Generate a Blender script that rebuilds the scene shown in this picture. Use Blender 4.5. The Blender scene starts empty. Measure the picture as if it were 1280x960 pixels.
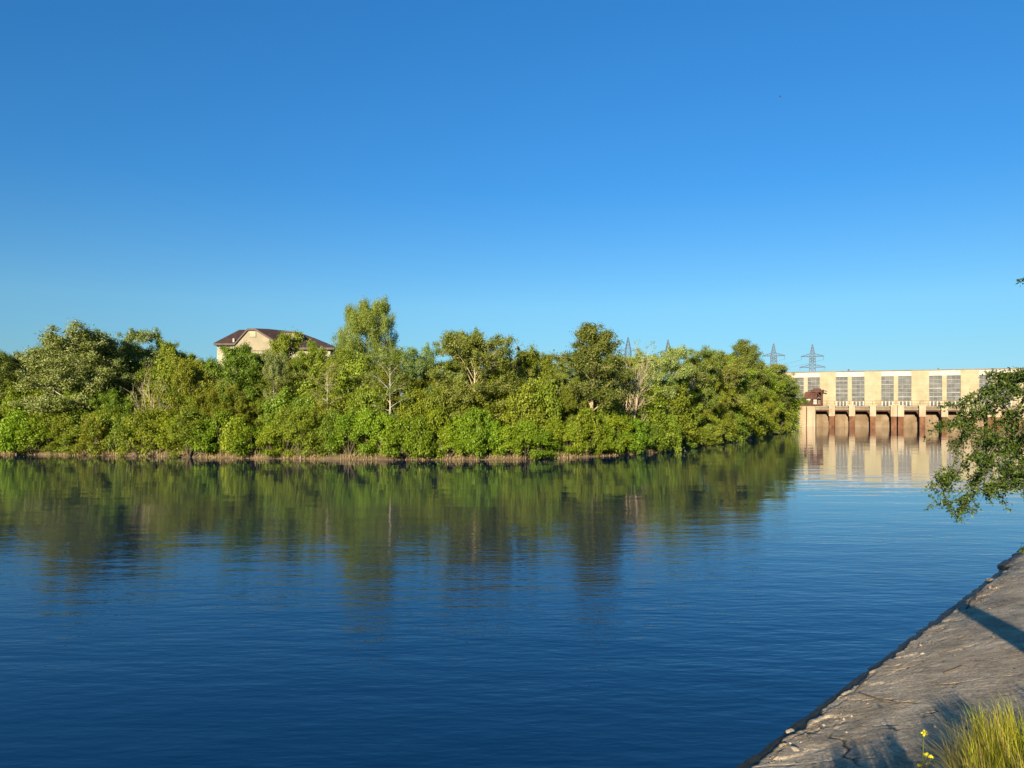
import bpy, math, random
import numpy as np
from math import radians as rad

# ------------------------------------------------------------------ camera, world, sun, exposure
scene = bpy.context.scene
CAM_H = 5.0
FPX = 931.0            # focal length in pixels of a 1280 wide picture
HORIZON = 505.0        # row of the horizon in the 960 high picture
cam_d = bpy.data.cameras.new('camera')
cam_d.sensor_width = 36.0
cam_d.lens = 36.0 * FPX / 1280.0
cam_d.shift_y = (HORIZON - 480.0) / 1280.0
cam_d.clip_start = 0.1
cam_d.clip_end = 9000.0
cam = bpy.data.objects.new('camera', cam_d)
scene.collection.objects.link(cam)
cam.location = (0, 0, CAM_H)
cam.rotation_euler = (rad(90), 0, 0)
scene.camera = cam

SUN_ELEV = 17.5
SUN_AZ = 21.0          # the sun stands behind the camera, this many degrees left of straight behind
world = bpy.data.worlds.new('World')
scene.world = world
world.use_nodes = True
wn = world.node_tree.nodes; wl = world.node_tree.links
wn.clear()
sky = wn.new('ShaderNodeTexSky')
sky.sky_type = 'NISHITA'
sky.sun_disc = False
sky.sun_elevation = rad(SUN_ELEV)
sky.sun_rotation = rad(180 + SUN_AZ)
sky.altitude = 0
sky.air_density = 1.0
sky.dust_density = 0.0
sky.ozone_density = 3.0
# clear evening air: the band above the horizon is held back and the blue deepened with height
tcw = wn.new('ShaderNodeTexCoord')
sxw = wn.new('ShaderNodeSeparateXYZ')
rw_ = wn.new('ShaderNodeValToRGB')
els = rw_.color_ramp.elements
SKY_TINT = [(0.0, (.24, .42, .76)), (.07, (.31, .51, .66)), (.128, (.36, .60, .72)), (.274, (.22, .60, .86)), (.477, (.20, .67, 1.0)), (1.0, (.20, .67, 1.0))]
while len(els) < len(SKY_TINT):
    els.new(.5)
for e_, (p_, c_) in zip(els, SKY_TINT):
    e_.position = p_; e_.color = (*c_, 1)
mxw = wn.new('ShaderNodeMix'); mxw.data_type = 'RGBA'; mxw.blend_type = 'MULTIPLY'; mxw.inputs[0].default_value = 1.0
bg = wn.new('ShaderNodeBackground')
bg.inputs['Strength'].default_value = 0.0705
wo = wn.new('ShaderNodeOutputWorld')
wl.new(tcw.outputs['Generated'], sxw.inputs[0])
wl.new(sxw.outputs[2], rw_.inputs[0])
wl.new(sky.outputs[0], mxw.inputs[6]); wl.new(rw_.outputs[0], mxw.inputs[7])
wl.new(mxw.outputs[2], bg.inputs['Color'])
wl.new(bg.outputs[0], wo.inputs['Surface'])

sun_d = bpy.data.lights.new('sun', 'SUN')
sun_d.energy = 5.0
sun_d.angle = rad(0.5)
sun_d.color = (1.0, 0.86, 0.66)
sun = bpy.data.objects.new('sun', sun_d)
scene.collection.objects.link(sun)
sun.rotation_euler = (rad(90 - SUN_ELEV), 0, rad(-SUN_AZ))

scene.view_settings.view_transform = 'Standard'
scene.view_settings.look = 'None'
scene.view_settings.exposure = 1.25
scene.view_settings.gamma = 1.0
scene.view_settings.use_curve_mapping = False
scene.cycles.use_denoising = True
scene.cycles.max_bounces = 8
scene.cycles.diffuse_bounces = 6
scene.cycles.glossy_bounces = 3
scene.cycles.transmission_bounces = 6
scene.cycles.transparent_max_bounces = 4
scene.cycles.caustics_reflective = False
scene.cycles.caustics_refractive = False
scene.cycles.sample_clamp_indirect = 4.0

# ------------------------------------------------------------------ helpers
col = scene.collection
R0 = np.random.default_rng(7)

def at(px, py, D):
    return np.array([(px - 640.0) / FPX * D, D, CAM_H + (HORIZON - py) / FPX * D])

def link(name, me, parent=None):
    o = bpy.data.objects.new(name, me)
    col.objects.link(o)
    if parent is not None:
        o.parent = parent
    return o

def thing(name, label, cat, loc=(0, 0, 0), rz=0.0, group=None):
    o = link(name, None)
    o.location = loc
    o.rotation_euler = (0, 0, rz)
    tag(o, label, cat, group)
    return o

def tag(o, label, cat, group=None):
    o['label'] = label
    o['category'] = cat
    if group:
        o['group'] = group
    return o

def np_mesh(name, V, F, mat, var=None, pattrs=None, smooth=False):
    """V (n,3), F (m,k) all faces with k corners"""
    V = np.asarray(V, np.float32); F = np.asarray(F, np.int32)
    me = bpy.data.meshes.new(name)
    n, (m, k) = len(V), F.shape
    me.vertices.add(n); me.vertices.foreach_set('co', V.ravel())
    me.loops.add(m * k); me.loops.foreach_set('vertex_index', F.ravel())
    me.polygons.add(m)
    me.polygons.foreach_set('loop_start', np.arange(0, m * k, k, dtype=np.int32))
    if smooth:
        me.polygons.foreach_set('use_smooth', np.ones(m, bool))
    if var is not None:
        a = me.attributes.new('var', 'FLOAT', 'FACE')
        a.data.foreach_set('value', np.asarray(var, np.float32))
    for kx, vx in (pattrs or {}).items():
        a = me.attributes.new(kx, 'FLOAT', 'POINT')
        a.data.foreach_set('value', np.asarray(vx, np.float32))
    me.update(calc_edges=True)
    me.validate()
    if mat is not None:
        me.materials.append(mat)
    return me

class MB:
    """collects boxes, prisms and bars; built as one mesh"""
    def __init__(self): self.v = []; self.f = []
    def box(self, x0, x1, y0, y1, z0, z1):
        b = len(self.v)
        self.v += [(x0,y0,z0),(x1,y0,z0),(x1,y1,z0),(x0,y1,z0),(x0,y0,z1),(x1,y0,z1),(x1,y1,z1),(x0,y1,z1)]
        self.f += [(b,b+3,b+2,b+1),(b+4,b+5,b+6,b+7),(b,b+1,b+5,b+4),(b+1,b+2,b+6,b+5),(b+2,b+3,b+7,b+6),(b+3,b,b+4,b+7)]
        return self
    def poly(self, pts):
        b = len(self.v); self.v += [tuple(p) for p in pts]; self.f.append(tuple(range(b, b+len(pts)))); return self
    def bar(self, a, c, w):
        a = np.array(a, float); c = np.array(c, float); d = c - a; d /= np.linalg.norm(d)
        u = np.cross(d, (0, 0, 1)) if abs(d[2]) < .95 else np.cross(d, (1, 0, 0))
        u /= np.linalg.norm(u); q = np.cross(d, u); b = len(self.v); h = w / 2
        for p in (a, c):
            for s, t in ((-1,-1),(1,-1),(1,1),(-1,1)):
                self.v.append(tuple(p + u*s*h + q*t*h))
        self.f += [(b,b+1,b+5,b+4),(b+1,b+2,b+6,b+5),(b+2,b+3,b+7,b+6),(b+3,b,b+4,b+7),(b+3,b+2,b+1,b),(b+4,b+5,b+6,b+7)]
        return self
    def mesh(self, name, mat, bevel=0):
        me = bpy.data.meshes.new(name); me.from_pydata(self.v, [], self.f); me.update()
        if mat: me.materials.append(mat)
        return me
    def build(self, name, mat, parent=None):
        return link(name, self.mesh(name, mat), parent)

def tubes(paths, sides=6):
    """paths: list of (points (n,3), radii (n,)) -> V, F quads"""
    VV, FF, off = [], [], 0
    ang = np.linspace(0, 2*np.pi, sides, endpoint=False)
    for P, r in paths:
        P = np.asarray(P, float); r = np.asarray(r, float); n = len(P)
        T = np.gradient(P, axis=0); T /= np.linalg.norm(T, axis=1)[:, None] + 1e-9
        ref = np.where(np.abs(T[:, 2:3]) > .9, np.array([[1., 0, 0]]), np.array([[0, 0, 1.]]))
        ref = np.repeat(ref[:1], n, 0)
        U = np.cross(T, ref); U /= np.linalg.norm(U, axis=1)[:, None] + 1e-9
        W = np.cross(T, U)
        V = P[:, None, :] + (U[:, None, :]*np.cos(ang)[None, :, None] + W[:, None, :]*np.sin(ang)[None, :, None]) * r[:, None, None]
        VV.append(V.reshape(-1, 3))
        i = np.arange(n-1)[:, None]*sides; j = np.arange(sides)[None, :]; j2 = (j+1) % sides
        FF.append(np.stack([off+i+j, off+i+j2, off+i+sides+j2, off+i+sides+j], -1).reshape(-1, 4))
        off += n*sides
    return np.concatenate(VV), np.concatenate(FF)

def hash2(i, j, s):
    v = np.sin(i*127.1 + j*311.7 + s*74.7)*43758.5453
    return v - np.floor(v)
def vnoise(x, y, s=0):
    x = np.asarray(x, float); y = np.asarray(y, float)
    i = np.floor(x); j = np.floor(y); fx = x-i; fy = y-j
    fx = fx*fx*(3-2*fx); fy = fy*fy*(3-2*fy)
    a = hash2(i, j, s); b = hash2(i+1, j, s); c = hash2(i, j+1, s); d = hash2(i+1, j+1, s)
    return (a*(1-fx)+b*fx)*(1-fy) + (c*(1-fx)+d*fx)*fy
def fbm(x, y, s=0, o=4):
    t = 0; a = .5; w = 0
    for k in range(o):
        t = t + a*vnoise(x*2**k, y*2**k, s+k*3.1); w += a; a *= .5
    return t/w - .5

# ------------------------------------------------------------------ materials
def new_mat(name):
    m = bpy.data.materials.new(name); m.use_nodes = True
    nt = m.node_tree; nt.nodes.clear()
    out = nt.nodes.new('ShaderNodeOutputMaterial')
    return m, nt, out
def N(nt, t, **kw):
    n = nt.nodes.new(t)
    for k, v in kw.items(): setattr(n, k, v)
    return n
def ramp(nt, fac, stops):
    r = N(nt, 'ShaderNodeValToRGB'); e = r.color_ramp.elements
    while len(e) < len(stops): e.new(.5)
    for q, (p, c) in zip(e, stops): q.position = p; q.color = (*c, 1)
    if fac is not None: nt.links.new(fac, r.inputs[0])
    return r.outputs[0]
def noise(nt, vec, scale, detail=4, rough=.55, dim='3D'):
    n = N(nt, 'ShaderNodeTexNoise'); n.inputs['Scale'].default_value = scale
    n.inputs['Detail'].default_value = detail; n.inputs['Roughness'].default_value = rough
    if vec is not None: nt.links.new(vec, n.inputs['Vector'])
    return n.outputs['Fac']
def mixc(nt, fac, a, b, mode='MIX'):
    m = N(nt, 'ShaderNodeMix', data_type='RGBA', blend_type=mode)
    for sock, v in ((m.inputs[0], fac), (m.inputs[6], a), (m.inputs[7], b)):
        if isinstance(v, (int, float)): sock.default_value = v
        elif isinstance(v, tuple): sock.default_value = (*v, 1)
        else: nt.links.new(v, sock)
    return m.outputs[2]
def math_(nt, op, a, b=0.0):
    m = N(nt, 'ShaderNodeMath', operation=op)
    for s, v in ((m.inputs[0], a), (m.inputs[1], b)):
        if isinstance(v, (int, float)): s.default_value = v
        else: nt.links.new(v, s)
    return m.outputs[0]

def leaf_mat(name, stops, transl=.35, spec=.25, hue=.02, rough=.5):
    m, nt, out = new_mat(name)
    a = N(nt, 'ShaderNodeAttribute', attribute_name='var')
    c = ramp(nt, a.outputs['Fac'], stops)
    oi = N(nt, 'ShaderNodeObjectInfo')
    h = N(nt, 'ShaderNodeHueSaturation')
    mr = N(nt, 'ShaderNodeMapRange'); mr.inputs[3].default_value = .5-hue; mr.inputs[4].default_value = .5+hue
    nt.links.new(oi.outputs['Random'], mr.inputs[0]); nt.links.new(mr.outputs[0], h.inputs['Hue'])
    mv = N(nt, 'ShaderNodeMapRange'); mv.inputs[3].default_value = .8; mv.inputs[4].default_value = 1.2
    r2 = math_(nt, 'FRACT', math_(nt, 'MULTIPLY', oi.outputs['Random'], 17.31))
    nt.links.new(r2, mv.inputs[0]); nt.links.new(mv.outputs[0], h.inputs['Value'])
    nt.links.new(c, h.inputs['Color'])
    p = N(nt, 'ShaderNodeBsdfPrincipled'); p.inputs['Roughness'].default_value = rough
    p.inputs['Specular IOR Level'].default_value = spec
    nt.links.new(h.outputs[0], p.inputs['Base Color'])
    t = N(nt, 'ShaderNodeBsdfTranslucent')
    tc = mixc(nt, 1.0, h.outputs[0], (1.3, 1.25, .5), 'MULTIPLY')
    nt.links.new(tc, t.inputs['Color'])
    mx = N(nt, 'ShaderNodeMixShader'); mx.inputs[0].default_value = transl
    nt.links.new(p.outputs[0], mx.inputs[1]); nt.links.new(t.outputs[0], mx.inputs[2])
    nt.links.new(mx.outputs[0], out.inputs['Surface'])
    return m

def surf_mat(name, stops, scale=2.0, rough=.85, spec=.3, bump=.0, bscale=20, streak=None, metal=0, joints=0):
    """a rough painted / stone / bark surface with two-scale mottling and optional vertical streaks"""
    m, nt, out = new_mat(name)
    g = N(nt, 'ShaderNodeTexCoord').outputs['Object']
    f = noise(nt, g, scale, 6, .6)
    c = ramp(nt, f, stops)
    if streak:
        mp = N(nt, 'ShaderNodeMapping'); mp.inputs['Scale'].default_value = (streak[1], streak[1], streak[1]*.08)
        nt.links.new(g, mp.inputs['Vector'])
        s = noise(nt, mp.outputs[0], 1.0, 5, .65)
        mr = N(nt, 'ShaderNodeMapRange'); mr.inputs[1].default_value = .5; mr.inputs[2].default_value = .75
        mr.inputs[3].default_value = 0; mr.inputs[4].default_value = streak[2]
        nt.links.new(s, mr.inputs[0])
        c = mixc(nt, mr.outputs[0], c, streak[0])
    if joints:
        sz = N(nt, 'ShaderNodeSeparateXYZ'); nt.links.new(g, sz.inputs[0])
        fz = math_(nt, 'FRACT', math_(nt, 'DIVIDE', sz.outputs[2], joints))
        c = mixc(nt, math_(nt, 'MULTIPLY', math_(nt, 'LESS_THAN', fz, .04), .55), c, (.25, .19, .11))
    p = N(nt, 'ShaderNodeBsdfPrincipled')
    p.inputs['Roughness'].default_value = rough; p.inputs['Specular IOR Level'].default_value = spec
    p.inputs['Metallic'].default_value = metal
    nt.links.new(c, p.inputs['Base Color'])
    if bump:
        b = N(nt, 'ShaderNodeBump'); b.inputs['Strength'].default_value = bump; b.inputs['Distance'].default_value = .02
        nt.links.new(noise(nt, g, bscale, 5, .6), b.inputs['Height']); nt.links.new(b.outputs[0], p.inputs['Normal'])
    nt.links.new(p.outputs[0], out.inputs['Surface'])
    return m

M = {}
M['silver'] = leaf_mat('silver_leaf', [(0, (.105, .15, .024)), (.45, (.17, .228, .045)), (.8, (.25, .315, .085)), (1, (.34, .40, .18))], .24, .35)
M['olive'] = leaf_mat('olive_leaf', [(0, (.11, .142, .016)), (.5, (.18, .218, .030)), (1, (.27, .305, .065))], .28, .25)
M['green'] = leaf_mat('green_leaf', [(0, (.095, .142, .010)), (.5, (.155, .215, .015)), (1, (.225, .28, .028))], .3)
M['bright'] = leaf_mat('bright_leaf', [(0, (.10, .165, .008)), (.5, (.165, .245, .010)), (1, (.235, .305, .022))], .34)
M['yellow'] = leaf_mat('yellow_leaf', [(0, (.11, .14, .009)), (.5, (.175, .21, .013)), (1, (.25, .28, .03))], .34)
M['dark'] = leaf_mat('dark_leaf', [(0, (.075, .105, .014)), (.5, (.125, .160, .024)), (1, (.20, .23, .05))], .26)
M['near_leaf'] = leaf_mat('elm_leaf', [(0, (.022, .044, .006)), (.5, (.050, .092, .010)), (1, (.125, .17, .02))], .35, .3, hue=.0)
M['bark_white'] = surf_mat('white_bark', [(.3, (.20, .17, .12)), (.55, (.38, .345, .27)), (.8, (.48, .44, .36))], 2.5)
M['bark_tan'] = surf_mat('tan_bark', [(.3, (.22, .16, .09)), (.6, (.42, .33, .2)), (.85, (.5, .42, .28))], 2.5)
M['bark_brown'] = surf_mat('brown_bark', [(.3, (.06, .045, .03)), (.6, (.13, .10, .065)), (.85, (.2, .16, .1))], 3, bump=.5, bscale=30)
M['twig'] = surf_mat('dry_twig', [(.3, (.26, .2, .12)), (.7, (.42, .34, .22))], 3)

# ------------------------------------------------------------------ the shore of the wooded island
SHORE_PX = [(-700, 561), (-400, 563), (-200, 566), (-60, 567), (0, 568), (150, 570), (300, 573), (450, 575), (600, 575), (700, 573), (760, 570),
            (820, 566), (860, 560), (900, 553), (940, 546), (970, 541), (992, 535.5), (1001, 533)]
def shore_D(px):
    return FPX*CAM_H/(np.interp(px, [p[0] for p in SHORE_PX], [p[1] for p in SHORE_PX]) - HORIZON)
SH = np.array([at(a, b, FPX*CAM_H/(b-HORIZON))[:2] for a, b in SHORE_PX])
SH = np.vstack([[-4000, 100], SH])
DP0 = np.array([64.2, 166.0]); DDIR = np.array([.902, -.431]); DNRM = np.array([.431, .902])   # the dam's line, its direction, away from the camera
SH2 = np.vstack([SH, DP0 + DNRM*12, DP0 + DNRM*12 + DDIR*4000])
def shore_sd(X, Y):
    """distance to the shore line, positive on land"""
    P = np.stack([X.ravel(), Y.ravel()], 1)
    best = np.full(len(P), 1e18); sgn = np.zeros(len(P))
    for a, b in zip(SH2[:-1], SH2[1:]):
        d = b-a; L2 = (d**2).sum()
        t = np.clip(((P-a)@d)/L2, 0, 1)
        q = a + t[:, None]*d
        dist = ((P-q)**2).sum(1)
        s = d[0]*(P[:, 1]-a[1]) - d[1]*(P[:, 0]-a[0])
        u = dist < best - 1e-6
        best = np.where(u, dist, best); sgn = np.where(u, s, sgn)
    return (np.sqrt(best)*np.sign(sgn)).reshape(X.shape)
def ground_z(X, Y):
    X = np.asarray(X, float); Y = np.asarray(Y, float)
    s = shore_sd(X, Y)
    z = np.interp(s, [-40, -6, -1, 0, .5, 1.2, 6, 14, 28, 60, 400], [-3, -2, -.5, -.05, .28, .5, 1.2, 2.6, 4.6, 6, 7])
    return z + np.where(s > .3, 1, .0)*fbm(X*.25, Y*.25, 5)*np.clip(s*.08, 0.1, .9)

def axis(lo, hi, d0, d1, step):
    a = np.arange(d0, d1+.01, step)
    left = d0 - np.cumsum(step*1.35**np.arange(1, 40)); left = left[left > lo][::-1]
    right = d1 + np.cumsum(step*1.35**np.arange(1, 40)); right = right[right < hi]
    return np.concatenate([[lo], left, a, right, [hi]])
gx = axis(-6000, 6000, -110, 120, 1.5); gy = axis(-3000, 8000, 60, 190, 1.5)
GX, GY = np.meshgrid(gx, gy, indexing='ij')
GZ = ground_z(GX, GY)
ni, nj = GX.shape
idx = np.arange(ni*nj).reshape(ni, nj)
F = np.stack([idx[:-1, :-1], idx[1:, :-1], idx[1:, 1:], idx[:-1, 1:]], -1).reshape(-1, 4)
m, nt, out = new_mat('island_soil')
g = N(nt, 'ShaderNodeNewGeometry')
c1 = ramp(nt, noise(nt, g.outputs['Position'], .9, 6, .6), [(.3, (.07, .048, .024)), (.5, (.13, .09, .045)), (.7, (.20, .145, .07))])
c2 = ramp(nt, noise(nt, g.outputs['Position'], 1.5, 5, .6), [(.3, (.05, .06, .018)), (.7, (.09, .11, .03))])
sx = N(nt, 'ShaderNodeSeparateXYZ'); nt.links.new(g.outputs['Position'], sx.inputs[0])
mr = N(nt, 'ShaderNodeMapRange'); mr.inputs[1].default_value = .45; mr.inputs[2].default_value = 1.0
nt.links.new(sx.outputs[2], mr.inputs[0])
p = N(nt, 'ShaderNodeBsdfPrincipled'); p.inputs['Roughness'].default_value = .95
nt.links.new(mixc(nt, mr.outputs[0], c1, c2), p.inputs['Base Color'])
nt.links.new(p.outputs[0], out.inputs['Surface'])
o = link('ground', np_mesh('ground', np.stack([GX, GY, GZ], -1).reshape(-1, 3), F, m, smooth=True))
o['kind'] = 'structure'

# ------------------------------------------------------------------ water
m, nt, out = new_mat('river_water')
g = N(nt, 'ShaderNodeNewGeometry').outputs['Position']
def stretched(sx_, sy_, rot):
    mp = N(nt, 'ShaderNodeMapping'); mp.inputs['Scale'].default_value = (sx_, sy_, 1); mp.inputs['Rotation'].default_value = (0, 0, rot)
    nt.links.new(g, mp.inputs['Vector']); return mp.outputs[0]
w1 = noise(nt, stretched(.55, 1.7, rad(-22)), 1.0, 3, .5)
w4 = noise(nt, stretched(.45, 1.3, rad(20)), 1.0, 2, .5)
w2 = noise(nt, stretched(1.6, 5.2, rad(-8)), 1.0, 3, .55)
w3 = noise(nt, stretched(.16, .50, rad(12)), 1.0, 2, .5)
patch = N(nt, 'ShaderNodeMapRange'); patch.inputs[1].default_value = .35; patch.inputs[2].default_value = .65
patch.inputs[3].default_value = .45; patch.inputs[4].default_value = 1.0
nt.links.new(noise(nt, stretched(.02, .05, 0), 1.0, 3, .5), patch.inputs[0])
hgt = math_(nt, 'ADD', math_(nt, 'MULTIPLY', w1, .014), math_(nt, 'MULTIPLY', w2, .010))
hgt = math_(nt, 'ADD', hgt, math_(nt, 'MULTIPLY', w4, .014))
# the water lies calmer in the lee of the wooded shore and below the dam
syw = N(nt, 'ShaderNodeSeparateXYZ'); nt.links.new(g, syw.inputs[0])
lee = N(nt, 'ShaderNodeMapRange'); lee.inputs[1].default_value = 9; lee.inputs[2].default_value = 40
lee.inputs[3].default_value = 1.7; lee.inputs[4].default_value = .30
nt.links.new(syw.outputs[1], lee.inputs[0])
hgt = math_(nt, 'MULTIPLY', hgt, math_(nt, 'MULTIPLY', patch.outputs[0], lee.outputs[0]))
hgt = math_(nt, 'ADD', hgt, math_(nt, 'MULTIPLY', w3, .022))
b = N(nt, 'ShaderNodeBump'); b.inputs['Strength'].default_value = 1.0; b.inputs['Distance'].default_value = 1.0
nt.links.new(hgt, b.inputs['Height'])
p = N(nt, 'ShaderNodeBsdfPrincipled')
p.inputs['Base Color'].default_value = (.0002, .011, .034, 1)
p.inputs['Roughness'].default_value = .02
p.inputs['IOR'].default_value = 1.62
nt.links.new(b.outputs[0], p.inputs['Normal'])
nt.links.new(p.outputs[0], out.inputs['Surface'])
o = link('water', np_mesh('water', [(-5000, -900, 0), (5000, -900, 0), (5000, 400, 0), (-5000, 400, 0)], [(0, 1, 2, 3)], m))
o['kind'] = 'structure'

# ------------------------------------------------------------------ the near bank: concrete slope and grassy top
E0 = np.array([2.96, 10.2]); EL = np.array([.69, .724]); EL = EL/np.linalg.norm(EL); EN = np.array([EL[1], -EL[0]])
def bank(l, d, z):
    l = np.asarray(l, float); d = np.asarray(d, float)
    return np.stack([E0[0]+EL[0]*l+EN[0]*d, E0[1]+EL[1]*l+EN[1]*d, np.broadcast_to(np.asarray(z, float), l.shape)], -1)
SLOPE = .36
def px_to_bank(px, py, k0=.06, k=.36):
    """where the ray of a picture point meets the concrete slope: (l, d)"""
    X = (px-640)/FPX; K = (py-HORIZON)/FPX
    a = X*EN[0]+EN[1]; c0 = -(E0@EN)
    t = (CAM_H - k0 - k*c0)/(K + k*a)
    P = np.array([X*t, t]) - E0
    return P@EL, P@EN
D_TOP = 2.85
def slab_fields(l, d):
    edge = .30 + .20*fbm(l*.7, l*0+3.3, 1, 3) + .22*fbm(l*3.1, d*1.5, 2, 3)
    edge = np.where(l > 17.2, -.18, edge)
    low = .29*d - .02 + .03*fbm(l*4, d*9, 4)
    high = SLOPE*d + .06 + .022*fbm(l*.6, d*.9, 6, 3) + .016*fbm(l*5, d*5, 8, 4) + .011*fbm(l*20, d*20, 9, 2)
    # steps between the cast bays
    high = high + .006*(vnoise(np.floor(l/3.4)*7.3, l*0, 11)-.5)
    chip = np.clip((fbm(l*2.2, d*3.2, 12, 4) - .07 + .22*np.clip(d-edge-.12, 0, 2))*-18, 0, 1)*np.clip(1-(d-edge)/.9, 0, 1)
    high = high - .035*chip
    crack = np.zeros_like(l)
    for (a, b, wd) in CRACKS:
        a = np.array(a); b = np.array(b); v = b-a; L2 = v@v
        t = np.clip(((l-a[0])*v[0]+(d-a[1])*v[1])/L2, 0, 1)
        wob = .05*np.sin(t*9+a[0])+.03*np.sin(t*23+a[1]*5)
        dist = np.hypot(l-a[0]-t*v[0]+wob*v[1]/math.sqrt(L2), d-a[1]-t*v[1]-wob*v[0]/math.sqrt(L2))
        crack = np.maximum(crack, np.clip(1.4-dist/wd, 0, 1)*np.sin(np.pi*np.clip(t, .04, .96))**.4)
    high = high - .03*crack
    s = np.clip((d-edge)/.03, 0, 1)
    z = low*(1-s) + high*s
    wet = 1-np.clip((d-edge-.02)/.05, 0, 1)
    wet = np.maximum(wet, np.where(l > 17.2, np.clip(1-(d-.1)/.25, 0, 1), 0))
    pale = np.clip((fbm(l*1.3, d*1.3, 21, 4)-.10)*7, 0, 1)*np.clip((d-edge)/.3, 0, 1)
    return z, wet, pale, crack
CRACKS = []
for (x0, y0, x1, y1, wd) in [(1113, 839, 1152, 830, .022), (1062, 876, 1098, 874, .02), (1098, 874, 1146, 879, .026), (1182, 816, 1238, 802, .02),
                             (1176, 861, 1198, 854, .016), (1152, 896, 1172, 886, .03), (1040, 915, 1075, 958, .018), (985, 922, 1060, 900, .016),
                             (1100, 905, 1130, 912, .014)]:
    CRACKS.append((px_to_bank(x0, y0), px_to_bank(x1, y1), wd))
for k in range(-4, 9):                                  # joints between the cast bays
    CRACKS.append(((k*3.4, .2), (k*3.4+.12, 3.3), .006))
ls = np.concatenate([np.arange(-40, -7, .35), np.arange(-7, 6, .026), np.arange(6, 22, .06), np.arange(22, 90, .5)])
ds = np.concatenate([np.arange(-1.2, -.2, .2), np.arange(-.2, 1.2, .02), np.arange(1.2, 3.55, .03)])
LL, DD = np.meshgrid(ls, ds, indexing='ij')
Z, WET, PALE, CRK = slab_fields(LL, DD)
ni, nj = LL.shape; idx = np.arange(ni*nj).reshape(ni, nj)
F = np.stack([idx[:-1, :-1], idx[:-1, 1:], idx[1:, 1:], idx[1:, :-1]], -1).reshape(-1, 4)[:, ::-1]
m, nt, out = new_mat('weathered_concrete')
g = N(nt, 'ShaderNodeNewGeometry').outputs['Position']
big = ramp(nt, noise(nt, g, 1.1, 6, .65), [(.28, (.24, .18, .11)), (.5, (.44, .345, .22)), (.72, (.58, .475, .32))])
fine = ramp(nt, noise(nt, g, 26, 5, .7), [(.3, (.30, .29, .28)), (.52, (.95, .95, .95)), (.75, (1.45, 1.4, 1.3))])
c = mixc(nt, .85, big, fine, 'MULTIPLY')
vo = N(nt, 'ShaderNodeTexVoronoi'); vo.inputs['Scale'].default_value = 55; nt.links.new(g, vo.inputs['Vector'])
spk = N(nt, 'ShaderNodeMapRange'); spk.inputs[1].default_value = .12; spk.inputs[2].default_value = .22; spk.inputs[3].default_value = .5; spk.inputs[4].default_value = 0
nt.links.new(vo.outputs['Distance'], spk.inputs[0])
c = mixc(nt, spk.outputs[0], c, ramp(nt, noise(nt, g, 9, 2), [(.35, (.10, .085, .07)), (.65, (.5, .45, .36))]))
at_w = N(nt, 'ShaderNodeAttribute', attribute_name='wet').outputs['Fac']
at_p = N(nt, 'ShaderNodeAttribute', attribute_name='pale').outputs['Fac']
at_c = N(nt, 'ShaderNodeAttribute', attribute_name='crack').outputs['Fac']
c = mixc(nt, math_(nt, 'MULTIPLY', at_p, .55), c, ramp(nt, noise(nt, g, 30, 4), [(.3, (.30, .24, .15)), (.7, (.5, .42, .28))]))
lich = N(nt, 'ShaderNodeMapRange'); lich.inputs[1].default_value = .56; lich.inputs[2].default_value = .68; lich.inputs[3].default_value = 0; lich.inputs[4].default_value = .62
nt.links.new(noise(nt, g, 2.6, 6, .7), lich.inputs[0])
c = mixc(nt, lich.outputs[0], c, (.10, .085, .06))
c = mixc(nt, at_c, c, (.035, .03, .022))
c = mixc(nt, at_w, c, ramp(nt, noise(nt, g, 6, 5), [(.35, (.010, .011, .007)), (.7, (.035, .033, .018))]))
p = N(nt, 'ShaderNodeBsdfPrincipled'); p.inputs['Specular IOR Level'].default_value = .25
nt.links.new(c, p.inputs['Base Color'])
rr = N(nt, 'ShaderNodeMapRange'); rr.inputs[3].default_value = .9; rr.inputs[4].default_value = .5
nt.links.new(at_w, rr.inputs[0]); nt.links.new(rr.outputs[0], p.inputs['Roughness'])
b = N(nt, 'ShaderNodeBump'); b.inputs['Strength'].default_value = .8; b.inputs['Distance'].default_value = .012
nt.links.new(math_(nt, 'ADD', noise(nt, g, 30, 6, .7), math_(nt, 'MULTIPLY', noise(nt, g, 110, 3), .4)), b.inputs['Height'])
nt.links.new(b.outputs[0], p.inputs['Normal'])
nt.links.new(p.outputs[0], out.inputs['Surface'])
me = np_mesh('concrete_embankment', bank(LL, DD, Z).reshape(-1, 3), F, m, pattrs={'wet': WET.ravel(), 'pale': PALE.ravel(), 'crack': CRK.ravel()}, smooth=True)
o = link('concrete_embankment', me)
tag(o, 'weathered concrete slope with cracked surface and dark wet broken edge along the water', 'embankment')

def grass_edge(l):
    l = np.asarray(l, float)
    return np.maximum(2.8+.30*np.clip(-l-.3, 0, 2.1), 2.8+.65*np.clip((l-.1)/.5, 0, 1))
def bank_z(d):
    return np.interp(d, [2.65, D_TOP, 3.5, 5, 8, 12, 400], [1.0, 1.11, 1.36, 2.1, 3.1, 3.4, 4.2])
ls2 = np.concatenate([[-2500, -600, -150, -60], np.arange(-30, 30, .5), np.arange(30, 190, 8), [400]])
ds2 = np.concatenate([[2.7], np.arange(2.82, 6, .15), [7, 9, 12, 30, 100, 400, 2500]])
LL, DD = np.meshgrid(ls2, ds2, indexing='ij')
ZZ = bank_z(DD) + np.where(DD > 2.8, .06, 0)*fbm(LL*1.2, DD*1.2, 30) - np.where(DD < 2.8, .25, 0) - .22*np.clip((grass_edge(LL)-DD)/.1, 0, 1)
ni, nj = LL.shape; idx = np.arange(ni*nj).reshape(ni, nj)
F = np.stack([idx[:-1, :-1], idx[1:, :-1], idx[1:, 1:], idx[:-1, 1:]], -1).reshape(-1, 4)[:, ::-1]
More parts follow.
